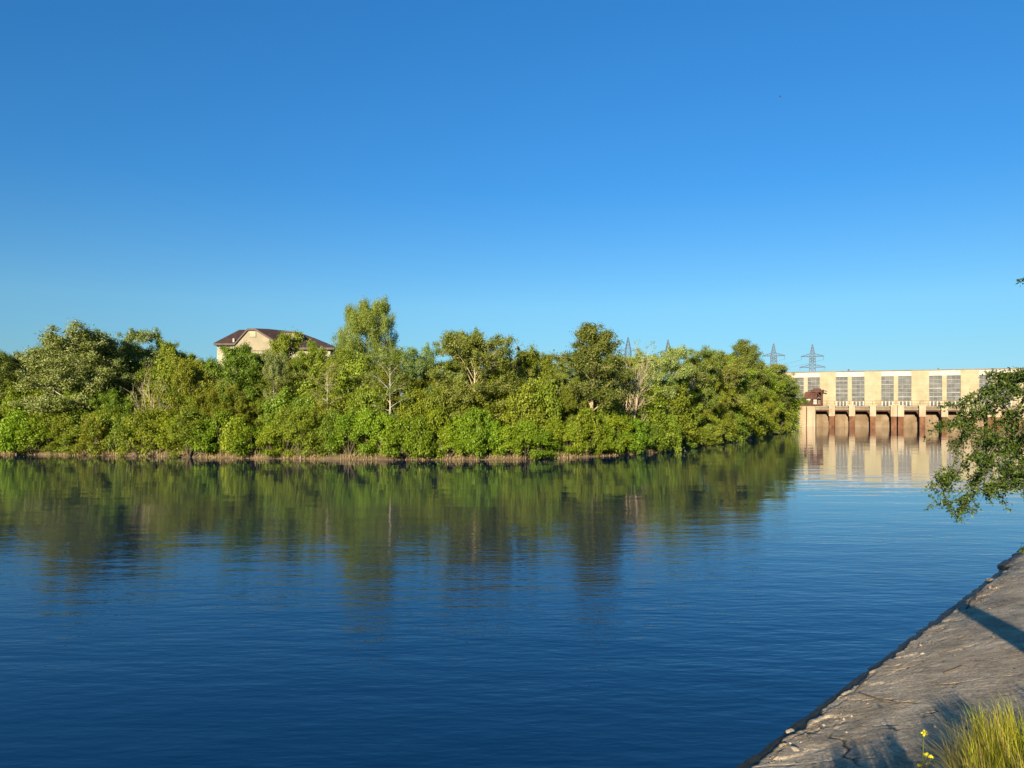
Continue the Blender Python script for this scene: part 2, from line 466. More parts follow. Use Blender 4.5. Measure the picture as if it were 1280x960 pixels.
M['bank_soil'] = surf_mat('bank_soil', [(.3, (.06, .045, .025)), (.5, (.11, .085, .045)), (.7, (.13, .13, .04))], 3, bump=.6, bscale=14)
o = link('bank', np_mesh('bank', bank(LL, DD, ZZ).reshape(-1, 3), F, M['bank_soil'], smooth=True))
o['kind'] = 'structure'

# ------------------------------------------------------------------ the power station on its dam
def dam_root(name, label, cat):
    return thing(name, label, cat, (DP0[0], DP0[1], 0), math.atan2(DDIR[1], DDIR[0]))
M['cream'] = surf_mat('cream_panel', [(.3, (.23, .20, .115)), (.5, (.30, .265, .165)), (.75, (.335, .30, .2))], .5, .9, .2, streak=((.40, .30, .17), 1.2, .5), joints=1.28)
M['white_paint'] = surf_mat('white_paint', [(.3, (.34, .31, .25)), (.6, (.43, .40, .335)), (.8, (.48, .45, .38))], .8, .8, .2, streak=((.42, .36, .27), 1.6, .55))
M['frame_paint'] = surf_mat('frame_paint', [(.3, (.20, .185, .15)), (.6, (.30, .28, .24)), (.8, (.36, .34, .29))], .8, .8, .2)
M['dam_concrete'] = surf_mat('dam_concrete', [(.3, (.24, .19, .12)), (.5, (.32, .265, .175)), (.75, (.37, .315, .22))], .4, .9, .2, streak=((.30, .17, .08), 1.0, .8))
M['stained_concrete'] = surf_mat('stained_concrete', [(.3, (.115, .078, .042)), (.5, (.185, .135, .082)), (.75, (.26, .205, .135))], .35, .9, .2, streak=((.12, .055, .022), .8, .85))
M['deck_concrete'] = surf_mat('deck_concrete', [(.3, (.13, .105, .07)), (.6, (.215, .178, .12)), (.8, (.27, .23, .165))], .6, .9, .2, streak=((.14, .10, .06), 1.5, .6))
M['rust_concrete'] = surf_mat('rust_concrete', [(.3, (.075, .034, .018)), (.5, (.135, .062, .03)), (.75, (.24, .14, .08))], .7, .85, .2, streak=((.07, .03, .015), 1.5, .6))
M['rust'] = surf_mat('rusty_steel', [(.3, (.04, .017, .011)), (.6, (.085, .034, .02)), (.8, (.12, .058, .036))], 1.0, .8, .3)
M['steel'] = surf_mat('galvanised_steel', [(.3, (.05, .065, .085)), (.7, (.09, .11, .13))], 1.0, .7, .3)
m, nt, out = new_mat('dusty_glass')
g = N(nt, 'ShaderNodeTexCoord').outputs['Object']
c = ramp(nt, noise(nt, g, .9, 3), [(.3, (.045, .05, .048)), (.5, (.075, .08, .075)), (.7, (.115, .115, .105))])
p = N(nt, 'ShaderNodeBsdfPrincipled'); p.inputs['Roughness'].default_value = .25; p.inputs['Specular IOR Level'].default_value = .25
nt.links.new(c, p.inputs['Base Color']); nt.links.new(p.outputs[0], out.inputs['Surface'])
M['glass'] = m

ZD = 4.55                # deck level
YF = 3.2                 # facade set back behind the outer edge of the deck
ZT = 12.25
st = dam_root('power_station', 'long cream power station hall with paired tall windows above the dam', 'power station')
mod0, per = 7.2, 9.07
wins = []
for k in range(-4, 8):
    s0 = mod0 + per*k
    wins += [(s0, s0+2.4), (s0+3.25, s0+5.75)]
wins = [w for w in wins if w[1] < 70]
walls = MB(); para = MB()
ZW0, ZW1 = 5.65, 11.0
prev = -28.5
for (a, b_) in wins:
    wide = (a-prev) > 2
    yy = YF - (.12 if wide else 0.0)
    top = ZT-.12 if wide else ZW1+.02
    walls.box(prev, a, yy, YF+.6, ZD-.3, top)
    if not wide:
        MB().box(prev+.003, a-.003, YF+.002, YF+.6, ZW1+.022, ZT-.14).build('lintel_panel', M['white_paint'], st)
    MB().box(a, b_, YF, YF+.6, ZW1, ZT-.14).build('lintel_panel', M['white_paint'], st)           # white lintel above a window
    walls.box(a, b_, YF+.05, YF+.6, ZD-.3, ZW0)       # sill wall
    prev = b_
walls.box(prev, 74, YF-.12, YF+.6, ZD-.3, ZT-.12)
walls.box(-28.5, 74, YF+.62, YF+16, ZD-.3, ZT-.2)
para.box(-28.6, 74.1, YF-.18, YF+16, ZT-.118, ZT+.05)
walls.build('wall', M['cream'], st)
para.build('parapet', M['deck_concrete'], st)
rw = random.Random(4)
for (a, b_) in wins:
    pn = MB().box(a, b_, YF+.3, YF+.36, ZW0, ZW1).build('window', M['glass'], st)
    fr = MB()
    nrow = 6; h = (ZW1-ZW0)/nrow
    for i in range(nrow+1):
        z = ZW0+i*h; t = .13 if i in (0, nrow) else rw.choice((.08, .09, .1, .18))
        fr.box(a+.01, b_-.01, YF+.17, YF+.298, max(ZW0, z-t/2), min(ZW1, z+t/2))
    for i in range(1, 3):
        x = a+(b_-a)*i/3
        fr.box(x-.018, x+.018, YF+.2, YF+.297, ZW0+.02, ZW1-.02)
    fr.build('window_frame', M['frame_paint'], pn)
for (a, b_) in wins:      # white louvre posts below each window
    lv = MB()
    lv.box(a+.1, b_-.1, YF-.02, YF+.03, ZD, ZD+1.0)
    lv.build('vent_recess', M['glass'], st)
    ps = MB()
    for i in range(4):
        x = a+.2+(b_-a-.4)*i/3
        ps.box(x-.11, x+.11, YF-.09, YF-.021, ZD+.002, ZD+.95+.1*rw.random())
    ps.build('vent_post', M['white_paint'], st)
MB().box(9.6, 9.95, YF+1, YF+1.4, ZT+.04, ZT+.5).build('roof_vent', M['steel'], st)
for x in (27, 43, 55):
    MB().box(x, x+.3, YF+1, YF+1.3, ZT+.04, ZT+.4).build('roof_vent', M['steel'], st)

dm = dam_root('dam', 'pale concrete dam with rust stained piers standing in the river', 'dam')
MB().box(-30, 3.2, -.6, 1.2, -4, ZD-.12).build('abutment', M['dam_concrete'], dm)
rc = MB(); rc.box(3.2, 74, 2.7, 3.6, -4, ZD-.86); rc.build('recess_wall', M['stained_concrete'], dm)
dk = MB()
dk.box(-30, 74, .25, YF+.6, ZD-.85+.0, ZD-.35); dk.box(-30, 74, .1, YF+.6, ZD-.348, ZD)
dk.build('deck', M['deck_concrete'], dm)
gd = MB()
gd.box(3.25, 74, .35, .75, ZD-1.12, ZD-.852); gd.build('deck_beam', M['rust'], dm)
pc = []
k = 0; s = 6.54
base = [6.54, 10.55, 14.6, 18.6, 19.9]
for r in range(4):
    for q in base: pc.append(q+r*17.35)
pc = [q for q in pc if q < 72]
for q in pc:
    hw = .52
    pr = MB().box(q-hw, q+hw, -.75, 2.7, -4, 2.35)
    pr.build('pier', M['rust_concrete'], dm)
    pb = MB().box(q-hw-.08, q+hw+.08, -.85, 2.68, 2.352, ZD-.02)
    pb.box(q-hw-.2, q+hw+.2, -.86, .09, ZD-.019, ZD+.22)
    pb.build('pier_head', M['dam_concrete'], dm)
    cb = MB()  # dark solid wedge shaped like the shadow the pier head throws to its left
    b0 = len(cb.v)
    x0, x1 = q-hw-.62, q-hw-.085
    cb.v += [(x1, .3, 2.6), (x1, .3, ZD-1.13), (x0, .3, ZD-1.13), (x1, 1.6, 2.6), (x1, 1.6, ZD-1.13), (x0, 1.6, ZD-1.13)]
    cb.f += [(b0, b0+1, b0+2), (b0+3, b0+5, b0+4), (b0, b0+2, b0+5, b0+3), (b0+2, b0+1, b0+4, b0+5), (b0+1, b0, b0+3, b0+4)]
    cb.build('shadow_wedge', M['rust'], dm)
rl = MB()
for x in np.arange(-2, 73, 1.5):
    rl.box(x-.03, x+.03, .22, .28, ZD+.002, ZD+1.1)
rl.box(-2, 73, .221, .279, ZD+1.08, ZD+1.14); rl.box(-2, 73, .224, .276, ZD+.55, ZD+.59)
rl.build('railing', M['rust'], dm)
for x in (-1.6, 1.4):
    MB().box(x-.09, x+.09, -.78, -.602, -.5, ZD-.2).build('drain_pipe', M['rust'], dm)

# rusty gantry crane on the left end of the deck
def dam_pt(s, y, z):
    p_ = DP0 + DDIR*s + DNRM*y
    return (p_[0], p_[1], z)
gc = thing('gantry_crane', 'rusty brown gantry crane with flat roof standing on the dam deck', 'crane', dam_pt(2.9, 1.5, ZD), math.atan2(DDIR[1], DDIR[0]))
f = MB()
for x in (-.55, 1.55):
    for y in (-.9, .9):
        f.bar((x, y, 0), (x, y, 3.3), .3)
for y in (-.9, .9):
    f.bar((-.55, y, .25), (1.55, y, .25), .3); f.bar((-.55, y, 1.7), (1.55, y, 1.7), .26); f.bar((-.55, y, 3.2), (1.55, y, 3.2), .32)
    f.bar((-.55, y, 1.7), (.5, y, 3.1), .16); f.bar((1.55, y, 1.7), (.5, y, 3.1), .16)
for x in (-.55, 1.55):
    f.bar((x, -.9, 1.7), (x, .9, 1.7), .24); f.bar((x, -.9, 3.2), (x, .9, 3.2), .24)
f.build('frame', M['rust'], gc)
MB().box(-.45, .55, -.7, .75, 1.85, 3.05).build('machine_house', M['rust'], gc)
MB().box(-.8, 1.9, -1.2, 1.2, 3.37, 3.62).box(-.3, 1.3, -.8, .8, 3.622, 3.9).build('crane_roof', M['rust'], gc)
MB().bar((1.7, 0, 3.45), (2.6, 0, 3.25), .18).build('jib', M['rust'], gc)
MB().box(-2.1, -.75, -.8, .8, 1.75, 2.9).box(-1.9, -.9, -.6, .6, 2.902, 3.2).build('winch_housing', M['rust'], gc)
g2 = MB()
for x in (-2.0, -.85):
    for y in (-.7, .7): g2.bar((x, y, .4), (x, y, 1.75), .16)
g2.box(-2.9, -.72, -.85, .85, .0, .72)
g2.build('winch_base', M['rust'], gc)
MB().box(-.2, .5, -.6, .6, .42, 1.5).build('control_cabin', M['white_paint'], gc)
MB().box(.75, 1.25, -.6, .6, .42, 1.3).build('cabinet', M['deck_concrete'], gc)
MB().box(-1.6, -.8, -.86, -.82, 1.2, 1.6).build('notice_plate', M['white_paint'], gc)

# ------------------------------------------------------------------ pylons and their lines
PYL_H = 42.0
def make_pylon(label, px, ytop, D, wires=True, thick=.36):
    z1 = CAM_H + (HORIZON-ytop)/FPX*D
    X = (px-640)/FPX*D
    gz = float(ground_z(np.array([X]), np.array([D]))[0])
    H = z1-gz
    t = thing('pylon', label, 'pylon', (X, D, gz-.2), rad(-22), 'lattice pylons beyond the trees and the dam')
    m_ = MB()
    def hw(z):
        return np.interp(z/H, [0, .45, .78, 1], [3.2, 1.75, 1.7, .16])
    lv = [0, .13, .25, .35, .44, .51, .58, .64, .70, .745, .79, .85, .90, .95, 1.0]
    for sx_, sy_ in ((-1, -1), (1, -1), (1, 1), (-1, 1)):
        for a, b_ in zip(lv[:-1], lv[1:]):
            m_.bar((sx_*hw(a*H), sy_*hw(a*H), a*H), (sx_*hw(b_*H), sy_*hw(b_*H), b_*H), thick)
    for a, b_ in zip(lv[:-1], lv[1:]):
        wa, wb = hw(a*H), hw(b_*H)
        for s_ in (-1, 1):
            m_.bar((-wa, s_*wa, a*H), (wb, s_*wb, b_*H), thick*.55); m_.bar((wa, s_*wa, a*H), (-wb, s_*wb, b_*H), thick*.55)
            m_.bar((s_*wa, -wa, a*H), (s_*wb, wb, b_*H), thick*.55); m_.bar((s_*wa, wa, a*H), (s_*wb, -wb, b_*H), thick*.55)
            m_.bar((-wb, s_*wb, b_*H), (wb, s_*wb, b_*H), thick*.5)
    m_.build('mast', M['steel'], t)
    for fz, L in ((.79-.0, 6.6), (.60, 7.4)):
        z = fz*H; w = hw(z)
        for s_ in (-1, 1):
            c_ = MB()
            for y in (-1, 1):
                c_.bar((s_*w, y*w, z), (s_*L, 0, z), thick); c_.bar((s_*w, y*w, z+1.5), (s_*L, 0, z+.1), thick*.7)
                for q in (.35, .65):
                    xx = s_*(w+(L-w)*q)
                    c_.bar((xx, y*w*(1-q), z), (xx, y*w*(1-q), z+1.5*(1-q)), thick*.5)
            c_.build('cross_arm', M['steel'], t)
        for s_ in (-1, 1):
            MB().bar((s_*(L-.2), 0, z-.05), (s_*(L-.2), 0, z-2.1), .22).build('insulator', M['steel'], t)
    return t, H
P1 = make_pylon('dark lattice pylon rising just above the right end of the trees', 967, 429, 455)
P2 = make_pylon('lattice pylon with two cross arms standing behind the dam roof', 1015.5, 430, 460)
P3 = make_pylon('distant thin pylon tip behind the pale bare tree', 785, 421, 470, thick=.22)
P4 = make_pylon('distant thin pylon tip above the trees, between the bare tree and the dam', 835, 424, 480, thick=.27)
bpy.context.view_layer.update()
def wire(a, b_, sag):
    t = np.linspace(0, 1, 25)[:, None]
    P = a*(1-t)+b_*t; P[:, 2] -= (4*sag*t*(1-t))[:, 0]
    V, F = tubes([(P, np.full(25, .045))], 4)
    return V, F
def arm_tip(pyl, s_, fz, L):
    t, H = pyl
    from mathutils import Vector
    return np.array(t.matrix_world @ Vector((s_*(L-.2), 0, fz*H-2.1)))
wire_lbl = {(0): 'thin sagging power lines between the two thin pylon tips and the dark lattice pylon', (1): 'thin sagging power lines running from the pylon behind the dam roof'}
for wi, (A, B, sags) in enumerate([(P4, P1, 6), (P2, P3, 9)]):
    VV, FF, off = [], [], 0
    for s_ in (-1, 1):
        for fz, L in ((.79, 6.6), (.60, 7.4)):
            V, Fc = wire(arm_tip(A, s_, fz, L), arm_tip(B, s_, fz, L), sags)
            VV.append(V); FF.append(Fc+off); off += len(V)
    o = link('power_line', np_mesh('power_line', np.concatenate(VV), np.concatenate(FF), M['steel']))
    tag(o, ['sagging power lines from the dark lattice pylon to the thin pylon tip',
            'sagging power lines from the pylon behind the dam roof towards the bare tree'][wi], 'power line')

# ------------------------------------------------------------------ the house above the trees
M['roof'] = surf_mat('brown_roof', [(.3, (.035, .02, .014)), (.6, (.058, .033, .023)), (.8, (.07, .04, .028))], 1.5, .6, .4)
M['house_wall'] = surf_mat('house_wall', [(.3, (.28, .255, .165)), (.6, (.36, .335, .225)), (.8, (.40, .375, .265))], .8, .9)
M['house_gable'] = surf_mat('house_gable', [(.3, (.21, .18, .11)), (.6, (.28, .24, .155)), (.8, (.32, .28, .19))], .8, .9)
HD = 100.0
def hp(px, py, dy=0.0):
    q = at(px, py, HD); return np.array([q[0], dy, q[2]])
h0 = at(343, 505, HD)
hgz = float(ground_z(np.array([h0[0]]), np.array([HD+4]))[0])
hs_ = thing('house', 'cream house with a dark brown hipped roof rising above the trees', 'house', (h0[0], HD, hgz-.3))
S = 1/FPX*HD
def hx(px): return (px-343)*S
def hz(py): return CAM_H+(HORIZON-py)*S - (hgz-.3)
zl, zr = hz(429), hz(434.5)
zrg = hz(407)
w = MB(); w.box(hx(270), hx(412), .35, 8.4, 0, zr-.1); w.build('wall', M['house_wall'], hs_)
w = MB(); w.box(hx(270)+.002, hx(300), .352, 8.3, zr-.098, zl-.04); w.build('upper_wall', M['house_wall'], hs_)
r = MB()
xl, xr = hx(267.5), hx(418)
A = (xl, -.2, zl); B = (hx(300), -.2, zl); Bk = (xl, 8.9, zl)
rl1 = (hx(287), 3.6, hz(408.8)); pk = (hx(322), 4.4, zrg); r2 = (hx(360), 4.4, hz(410.8)); r3 = (hx(384), 4.2, hz(419.5))
eR = (xr, -.2, zr); eRb = (xr, 8.9, zr); mB = (hx(322), 8.9, zl)
gl = (hx(293), -.1, hz(429)); ga = (hx(309.5), -.1, hz(410.5)); gb = (hx(319), -.1, hz(410.5)); gr_ = (hx(342), -.1, hz(424.5)); fr_ = (hx(345), -.2, zr)
ra = (hx(312), 4.4, hz(408.6))
r.poly([A, gl, ga, ra, rl1]); r.poly([A, rl1, Bk]); r.poly([rl1, ra, pk, mB, Bk])
r.poly([ga, gb, pk, ra]); r.poly([gb, gr_, r2, pk]); r.poly([gr_, fr_, eR, r3, r2]); r.poly([eR, eRb, r3]); r.poly([eRb, mB, pk, r2, r3])
# eaves give the roof a thickness
for q0, q1 in ((A, gl), (gl, ga), (ga, gb), (gb, gr_), (fr_, eR), (A, Bk), (eR, eRb)):
    q0 = np.array(q0); q1 = np.array(q1)
    r.poly([q0+(0, 0, -.003), q1+(0, 0, -.003), q1+(0, .0, -.28), q0+(0, .0, -.28)])
rf = r.build('roof', M['roof'], hs_)
gbm = MB()
gbm.poly([(hx(294), .12, zl-.3), (hx(341), .12, zl-.3), (hx(341), .12, hz(425.5)), (hx(318.5), .12, hz(411.8)), (hx(310), .12, hz(411.8)), (hx(294), .12, hz(429.5))])
gbm.poly([(hx(294), .13, zr-.4), (hx(341), .13, zr-.4), (hx(341), .13, zl-.3), (hx(294), .13, zl-.3)])
gbm.build('gable', M['house_gable'], hs_)
MB().box(hx(312), hx(319.5), .02, .1, hz(421), hz(414)).build('gable_panel', M['house_wall'], hs_)
MB().box(hx(290.5), hx(292.5), .1, .5, hz(427.5), hz(423)).build('roof_hatch', M['white_paint'], hs_)
ch = MB(); ch.box(hx(352), hx(366), 1.0, 2.2, hz(423), hz(414.8)); dq = ch.build('dormer', M['house_gable'], hs_)
MB().box(hx(350.5), hx(367.5), .7, 3.4, hz(414.79), hz(413.6)).build('dormer_roof', M['roof'], dq)
for xx in (276, 286):
    MB().box(hx(xx), hx(xx+5), .31, .349, 2.2, 3.6).build('window', M['glass'], hs_)

# ------------------------------------------------------------------ leaves, trees, shrubs
def leaf_quads(C, Nrm, size, rng, aspect=.5, fold=.25):
    """C centres, Nrm leaf normals; a folded rhombus each"""
    n = len(C)
    a = rng.normal(size=(n, 3)); a -= (a*Nrm).sum(1)[:, None]*Nrm
    a /= np.linalg.norm(a, axis=1)[:, None]+1e-9
    b = np.cross(Nrm, a)
    s = size[:, None]
    V = np.stack([C - a*s*.5, C + b*s*aspect*.5 - Nrm*s*fold*.3 - a*s*.05, C + a*s*.5 - Nrm*s*fold*.4, C - b*s*aspect*.5 - Nrm*s*fold*.3 - a*s*.05], 1).reshape(-1, 3)
    return V, np.arange(4*n).reshape(n, 4)

def clump_leaves(clumps, per, size, rng, up=.35, droop=0.0, aspect=.55):
    CC, NN, SS, VR = [], [], [], []
    for (c, r, hue) in clumps:
        n = max(6, int(per*(r[0]*r[1])*(rng.uniform(.7, 1.3))))
        d = rng.normal(size=(n, 3)); d /= np.linalg.norm(d, axis=1)[:, None]
        rad_ = np.abs(rng.normal(.62, .33, n))
        q = d*rad_[:, None]*np.array([r[0], r[0], r[1]])
        if droop:
            q[:, 2] -= droop*rng.uniform(0, 1, n)**2*r[1]
        nn = d*.75 + rng.normal(size=(n, 3))*.55 + np.array([0, 0, up])
        nn /= np.linalg.norm(nn, axis=1)[:, None]
        CC.append(np.asarray(c)+q); NN.append(nn); SS.append(size*rng.uniform(.6, 1.35, n)); VR.append(np.clip(hue+rng.normal(0, .2, n), 0, 1))
    C = np.concatenate(CC); Nn = np.concatenate(NN); S_ = np.concatenate(SS)
    V, F = leaf_quads(C, Nn, S_, rng, aspect)
    return V, F, np.concatenate(VR)

def grow_tree(seed, H, R, base, n_limb, clump_r, lean=.0, rise=(25, 65), shape='round', sub=4, trunk_r=.16, droop=0, fork=False, flat=.75, sparse=0.0):
    """returns tube paths and clump list of one tree"""
    rng = np.random.default_rng(seed)
    paths, clumps = [], []
    n = 9
    t = np.linspace(0, 1, n)
    wob = np.cumsum(rng.normal(0, .035*H/8, (n, 2)), 0); wob[0] = 0
    la = rng.uniform(0, 6.28)
    tr = np.stack([wob[:, 0]+lean*H*t**1.5*math.cos(la), wob[:, 1]+lean*H*t**1.5*math.sin(la), t*H*.93], 1)
    paths.append((tr, trunk_r*(1-t*.88)))
    prof = {'round': lambda q: math.sin(math.pi*min(1, .16+q*.80))**.8, 'cone': lambda q: 1.05-q*.85, 'vase': lambda q: .45+.6*q if q < .75 else 1.0-(q-.75)*1.6,
            'column': lambda q: .8 if q < .75 else .8-(q-.75)*2}[shape]
    for i in range(n_limb):
        q = (i+rng.uniform(.1, .9))/n_limb
        z = base + (H*.92-base)*q*.95
        k = np.interp(z, tr[:, 2], np.arange(n)); k0 = int(min(k, n-2)); o_ = tr[k0]*(1-(k-k0))+tr[k0+1]*(k-k0)
        az = i*2.4+rng.uniform(-.5, .5)
        el = rad(np.interp(q, [0, 1], rise)+rng.uniform(-10, 10))
        L = R*prof(q)*rng.uniform(.75, 1.2)
        m_ = 6; u = np.linspace(0, 1, m_)
        hor = L*u; ver = L*math.tan(min(el, 1.25))*u*(1-.25*u) - droop*L*u**2
        ver = np.minimum(ver, H*1.02-o_[2])
        bend = rng.normal(0, .12, 2)
        P = np.stack([o_[0]+hor*math.cos(az)+bend[0]*L*u**2, o_[1]+hor*math.sin(az)+bend[1]*L*u**2, o_[2]+ver], 1)
        r0 = trunk_r*.34*(1-q*.6)
        paths.append((P, r0*(1-u*.85)))
        for f_ in (.4, .6, .8, 1.0):
            if rng.uniform() < sparse: continue
            c = P[0]*0 + np.array([np.interp(f_, u, P[:, j]) for j in range(3)]) + rng.normal(0, .2*clump_r, 3)
            cr = clump_r*rng.uniform(.65, 1.2)
            clumps.append((c, (cr, cr*flat), rng.uniform(.2, .8)))
        for s_ in range(sub):
            f_ = rng.uniform(.35, .95)
            c0 = np.array([np.interp(f_, u, P[:, j]) for j in range(3)])
            a2 = az+rng.choice((-1, 1))*rng.uniform(.5, 1.3)
            L2 = L*rng.uniform(.3, .55); e2 = rng.uniform(-.1, .7) - droop*.5
            c1 = c0+np.array([math.cos(a2)*L2, math.sin(a2)*L2, L2*e2])
            paths.append((np.stack([c0, (c0+c1)/2+rng.normal(0, .05*L2, 3), c1]), np.array([r0*.4, r0*.28, r0*.1])))
            if rng.uniform() < sparse: continue
            cr = clump_r*rng.uniform(.55, 1.05)
            clumps.append((c1, (cr, cr*flat), rng.uniform(.2, .8)))
    cr = clump_r*.8
    for k in range(5):
        clumps.append((tr[-1]+rng.normal(0, .35, 3)*[1, 1, .8], (cr*.7, cr*.8), .6))
    clumps.append((tr[-2], (cr, cr), .5))
    return paths, clumps

def proto_tree(name, leafm, barkm, seed, H, R, per, size, aspect=.55, up=.35, hang=0.0, **kw):
    paths, clumps = grow_tree(seed, H, R, **kw)
    V, F = tubes(paths, 6)
    tm = np_mesh(name+'_trunk', V, F, barkm, smooth=True)
    rng = np.random.default_rng(seed+100)
    V, F, vr = clump_leaves(clumps, per, size, rng, up, hang, aspect)
    # scale so that the crown really ends at H
    cm = np_mesh(name+'_crown', V, F, leafm, var=vr)
    zt = np.percentile(V[:, 2], 99.6); rx = np.percentile(np.abs(V[:, 0]), 98)
    up_ = V[V[:, 2] > .55*zt]; far = up_[np.argsort(-np.hypot(up_[:, 0], up_[:, 1]))[:max(50, len(up_)//80)]].mean(0)
    return dict(trunk=tm, crown=cm, H=zt, R=rx, lean_az=math.atan2(far[1], far[0]))

def proto_shrub(name, leafm, seed, H, R, per, size, ncl=34, clump_r=.55, aspect=.6, stems=7, cone=.0):
    rng = np.random.default_rng(seed)
    clumps, paths = [], []
    for i in range(ncl):
        q = rng.uniform(0, 1)**.8
        a = rng.uniform(0, 6.28); rr_ = R*math.sqrt(max(0.05, 1-(q*.98)**2.2))*(1-cone*q)*rng.uniform(.55, 1.0)
        c = np.array([rr_*math.cos(a), rr_*math.sin(a), .25+q*(H-.5)])
        cr = clump_r*rng.uniform(.6, 1.25)
        clumps.append((c, (cr, cr*.8), rng.uniform(.2, .8)))
        if i < stems*2:
            paths.append((np.stack([c*[.06, .06, 0], c*[.5, .5, .55], c]), np.array([.05, .035, .012])))
    for i in range(5):
        clumps.append((np.array([rng.normal(0, R*.3), rng.normal(0, R*.3), H*rng.uniform(.75, 1.0)]), (clump_r*.6, clump_r*.8), .6))
    V, F = tubes(paths, 5)
    tm = np_mesh(name+'_stem', V, F, M['bark_brown'], smooth=True)
    V, F, vr = clump_leaves(clumps, per, size, rng, .3, 0, aspect)
    cm = np_mesh(name+'_foliage', V, F, leafm, var=vr)
    return dict(trunk=tm, crown=cm, H=np.percentile(V[:, 2], 99.5), R=np.percentile(np.abs(V[:, 0]), 98))

def proto_bare(name, seed, H, R, mat, leafm, leafy=.3):
    rng = np.random.default_rng(seed)
    paths, clumps = [], []
    def rec(p_, d, L, r, lvl):
        m_ = 5; u = np.linspace(0, 1, m_)[:, None]
        side = rng.normal(0, .12, 3)
        P = p_ + d*L*u + side*L*u**2
        paths.append((P, r*(1-u[:, 0]*.6)))
        if lvl == 0:
            if rng.uniform() < leafy: clumps.append((P[-1], (.35, .35), rng.uniform(.3, .9)))
            return
        for k in range(rng.integers(3, 5)):
            f_ = rng.uniform(.35, 1.0); j = int(f_*(m_-1))
            d2 = d + rng.normal(0, .45, 3)*[1, 1, .55]; d2[2] = abs(d2[2])*.8+.15; d2 /= np.linalg.norm(d2)
            rec(P[j], d2, L*rng.uniform(.5, .75), r*.5, lvl-1)
    for k in range(5):
        a = rng.uniform(0, 6.28)
        d = np.array([math.cos(a)*R/H*.6, math.sin(a)*R/H*.6, 1.0]); d /= np.linalg.norm(d)
        rec(np.array([math.cos(a)*.2, math.sin(a)*.2, 0]), d, H*.5, .11, 3)
    V, F = tubes(paths, 4)
    zt = V[:, 2].max()
    tm = np_mesh(name+'_branches', V, F, mat, smooth=True)
    V2, F2, vr = clump_leaves(clumps, 90, .16, rng)
    cm = np_mesh(name+'_leaves', V2, F2, leafm, var=vr)
    return dict(trunk=tm, crown=cm, H=zt, R=np.percentile(np.abs(V[:, 0]), 98))

PR = {}
PR['poplar_a'] = proto_tree('poplar_a', M['silver'], M['bark_white'], 11, 12, 4.3, 762, 0.170, base=1.0, n_limb=25, clump_r=0.83, shape='round', sub=10, trunk_r=.24, rise=(15, 62), lean=.06)
PR['poplar_b'] = proto_tree('poplar_b', M['silver'], M['bark_white'], 12, 11, 3.4, 704, 0.162, base=1.0, n_limb=15, clump_r=0.74, shape='vase', sub=10, trunk_r=.2, rise=(25, 66))
PR['slim_a'] = proto_tree('slim_a', M['olive'], M['bark_white'], 13, 10, 2.4, 253, 0.137, base=2.5, n_limb=15, clump_r=0.54, shape='vase', sub=10, trunk_r=.15, rise=(30, 60), sparse=.3)
PR['round_a'] = proto_tree('round_a', M['olive'], M['bark_tan'], 14, 10, 4.2, 704, 0.162, base=1.0, n_limb=25, clump_r=0.74, shape='round', sub=10, trunk_r=.22, rise=(15, 68))
PR['green_a'] = proto_tree('green_a', M['green'], M['bark_brown'], 15, 9, 3.4, 675, 0.177, base=.6, n_limb=16, clump_r=0.74, shape='round', sub=10, trunk_r=.2, rise=(12, 62))
PR['green_b'] = proto_tree('green_b', M['yellow'], M['bark_brown'], 16, 8, 3.2, 675, 0.177, base=.6, n_limb=15, clump_r=0.70, shape='round', sub=10, trunk_r=.18, rise=(12, 60))
PR['dark_a'] = proto_tree('dark_a', M['dark'], M['bark_tan'], 17, 12, 3.4, 675, 0.153, base=3.0, n_limb=20, clump_r=0.66, shape='cone', sub=10, trunk_r=.24, rise=(38, 62))
PR['dark_b'] = proto_tree('dark_b', M['olive'], M['bark_tan'], 18, 10, 3.2, 675, 0.153, base=.7, n_limb=17, clump_r=0.66, shape='vase', sub=10, trunk_r=.18, rise=(25, 65))
PR['willow'] = proto_tree('willow', M['olive'], M['bark_brown'], 19, 12, 4.2, 967, 0.162, base=3.6, n_limb=28, clump_r=0.74, shape='round', sub=10, trunk_r=.3, rise=(14, 62), droop=.35, aspect=.3, hang=1.6, up=.1, flat=1.0)
PR['willow_low'] = proto_tree('willow_low', M['yellow'], M['bark_tan'], 20, 7, 3.2, 762, 0.145, base=.8, n_limb=15, clump_r=0.61, shape='round', sub=10, trunk_r=.14, rise=(20, 60), droop=.3, aspect=.3, hang=1.2, up=.1, flat=1.0)
PR['shrub_a'] = proto_shrub('shrub_a', M['bright'], 31, 3.4, 2.0, 810, 0.159, 46)
PR['shrub_b'] = proto_shrub('shrub_b', M['bright'], 32, 3.0, 2.2, 810, 0.172, 46)
PR['shrub_c'] = proto_shrub('shrub_c', M['green'], 33, 4.6, 2.2, 737, 0.159, 60, .65)
PR['shrub_d'] = proto_shrub('shrub_d', M['yellow'], 34, 4.0, 2.0, 785, 0.138, 52, .55, cone=.35)
PR['shrub_e'] = proto_shrub('shrub_e', M['green'], 35, 3.2, 2.0, 810, 0.151, 46)
PR['bare_a'] = proto_bare('bare_a', 41, 7, 2.6, M['twig'], M['olive'], .12)
PR['bare_b'] = proto_bare('bare_b', 45, 8, 2.8, M['twig'], M['olive'], .42)

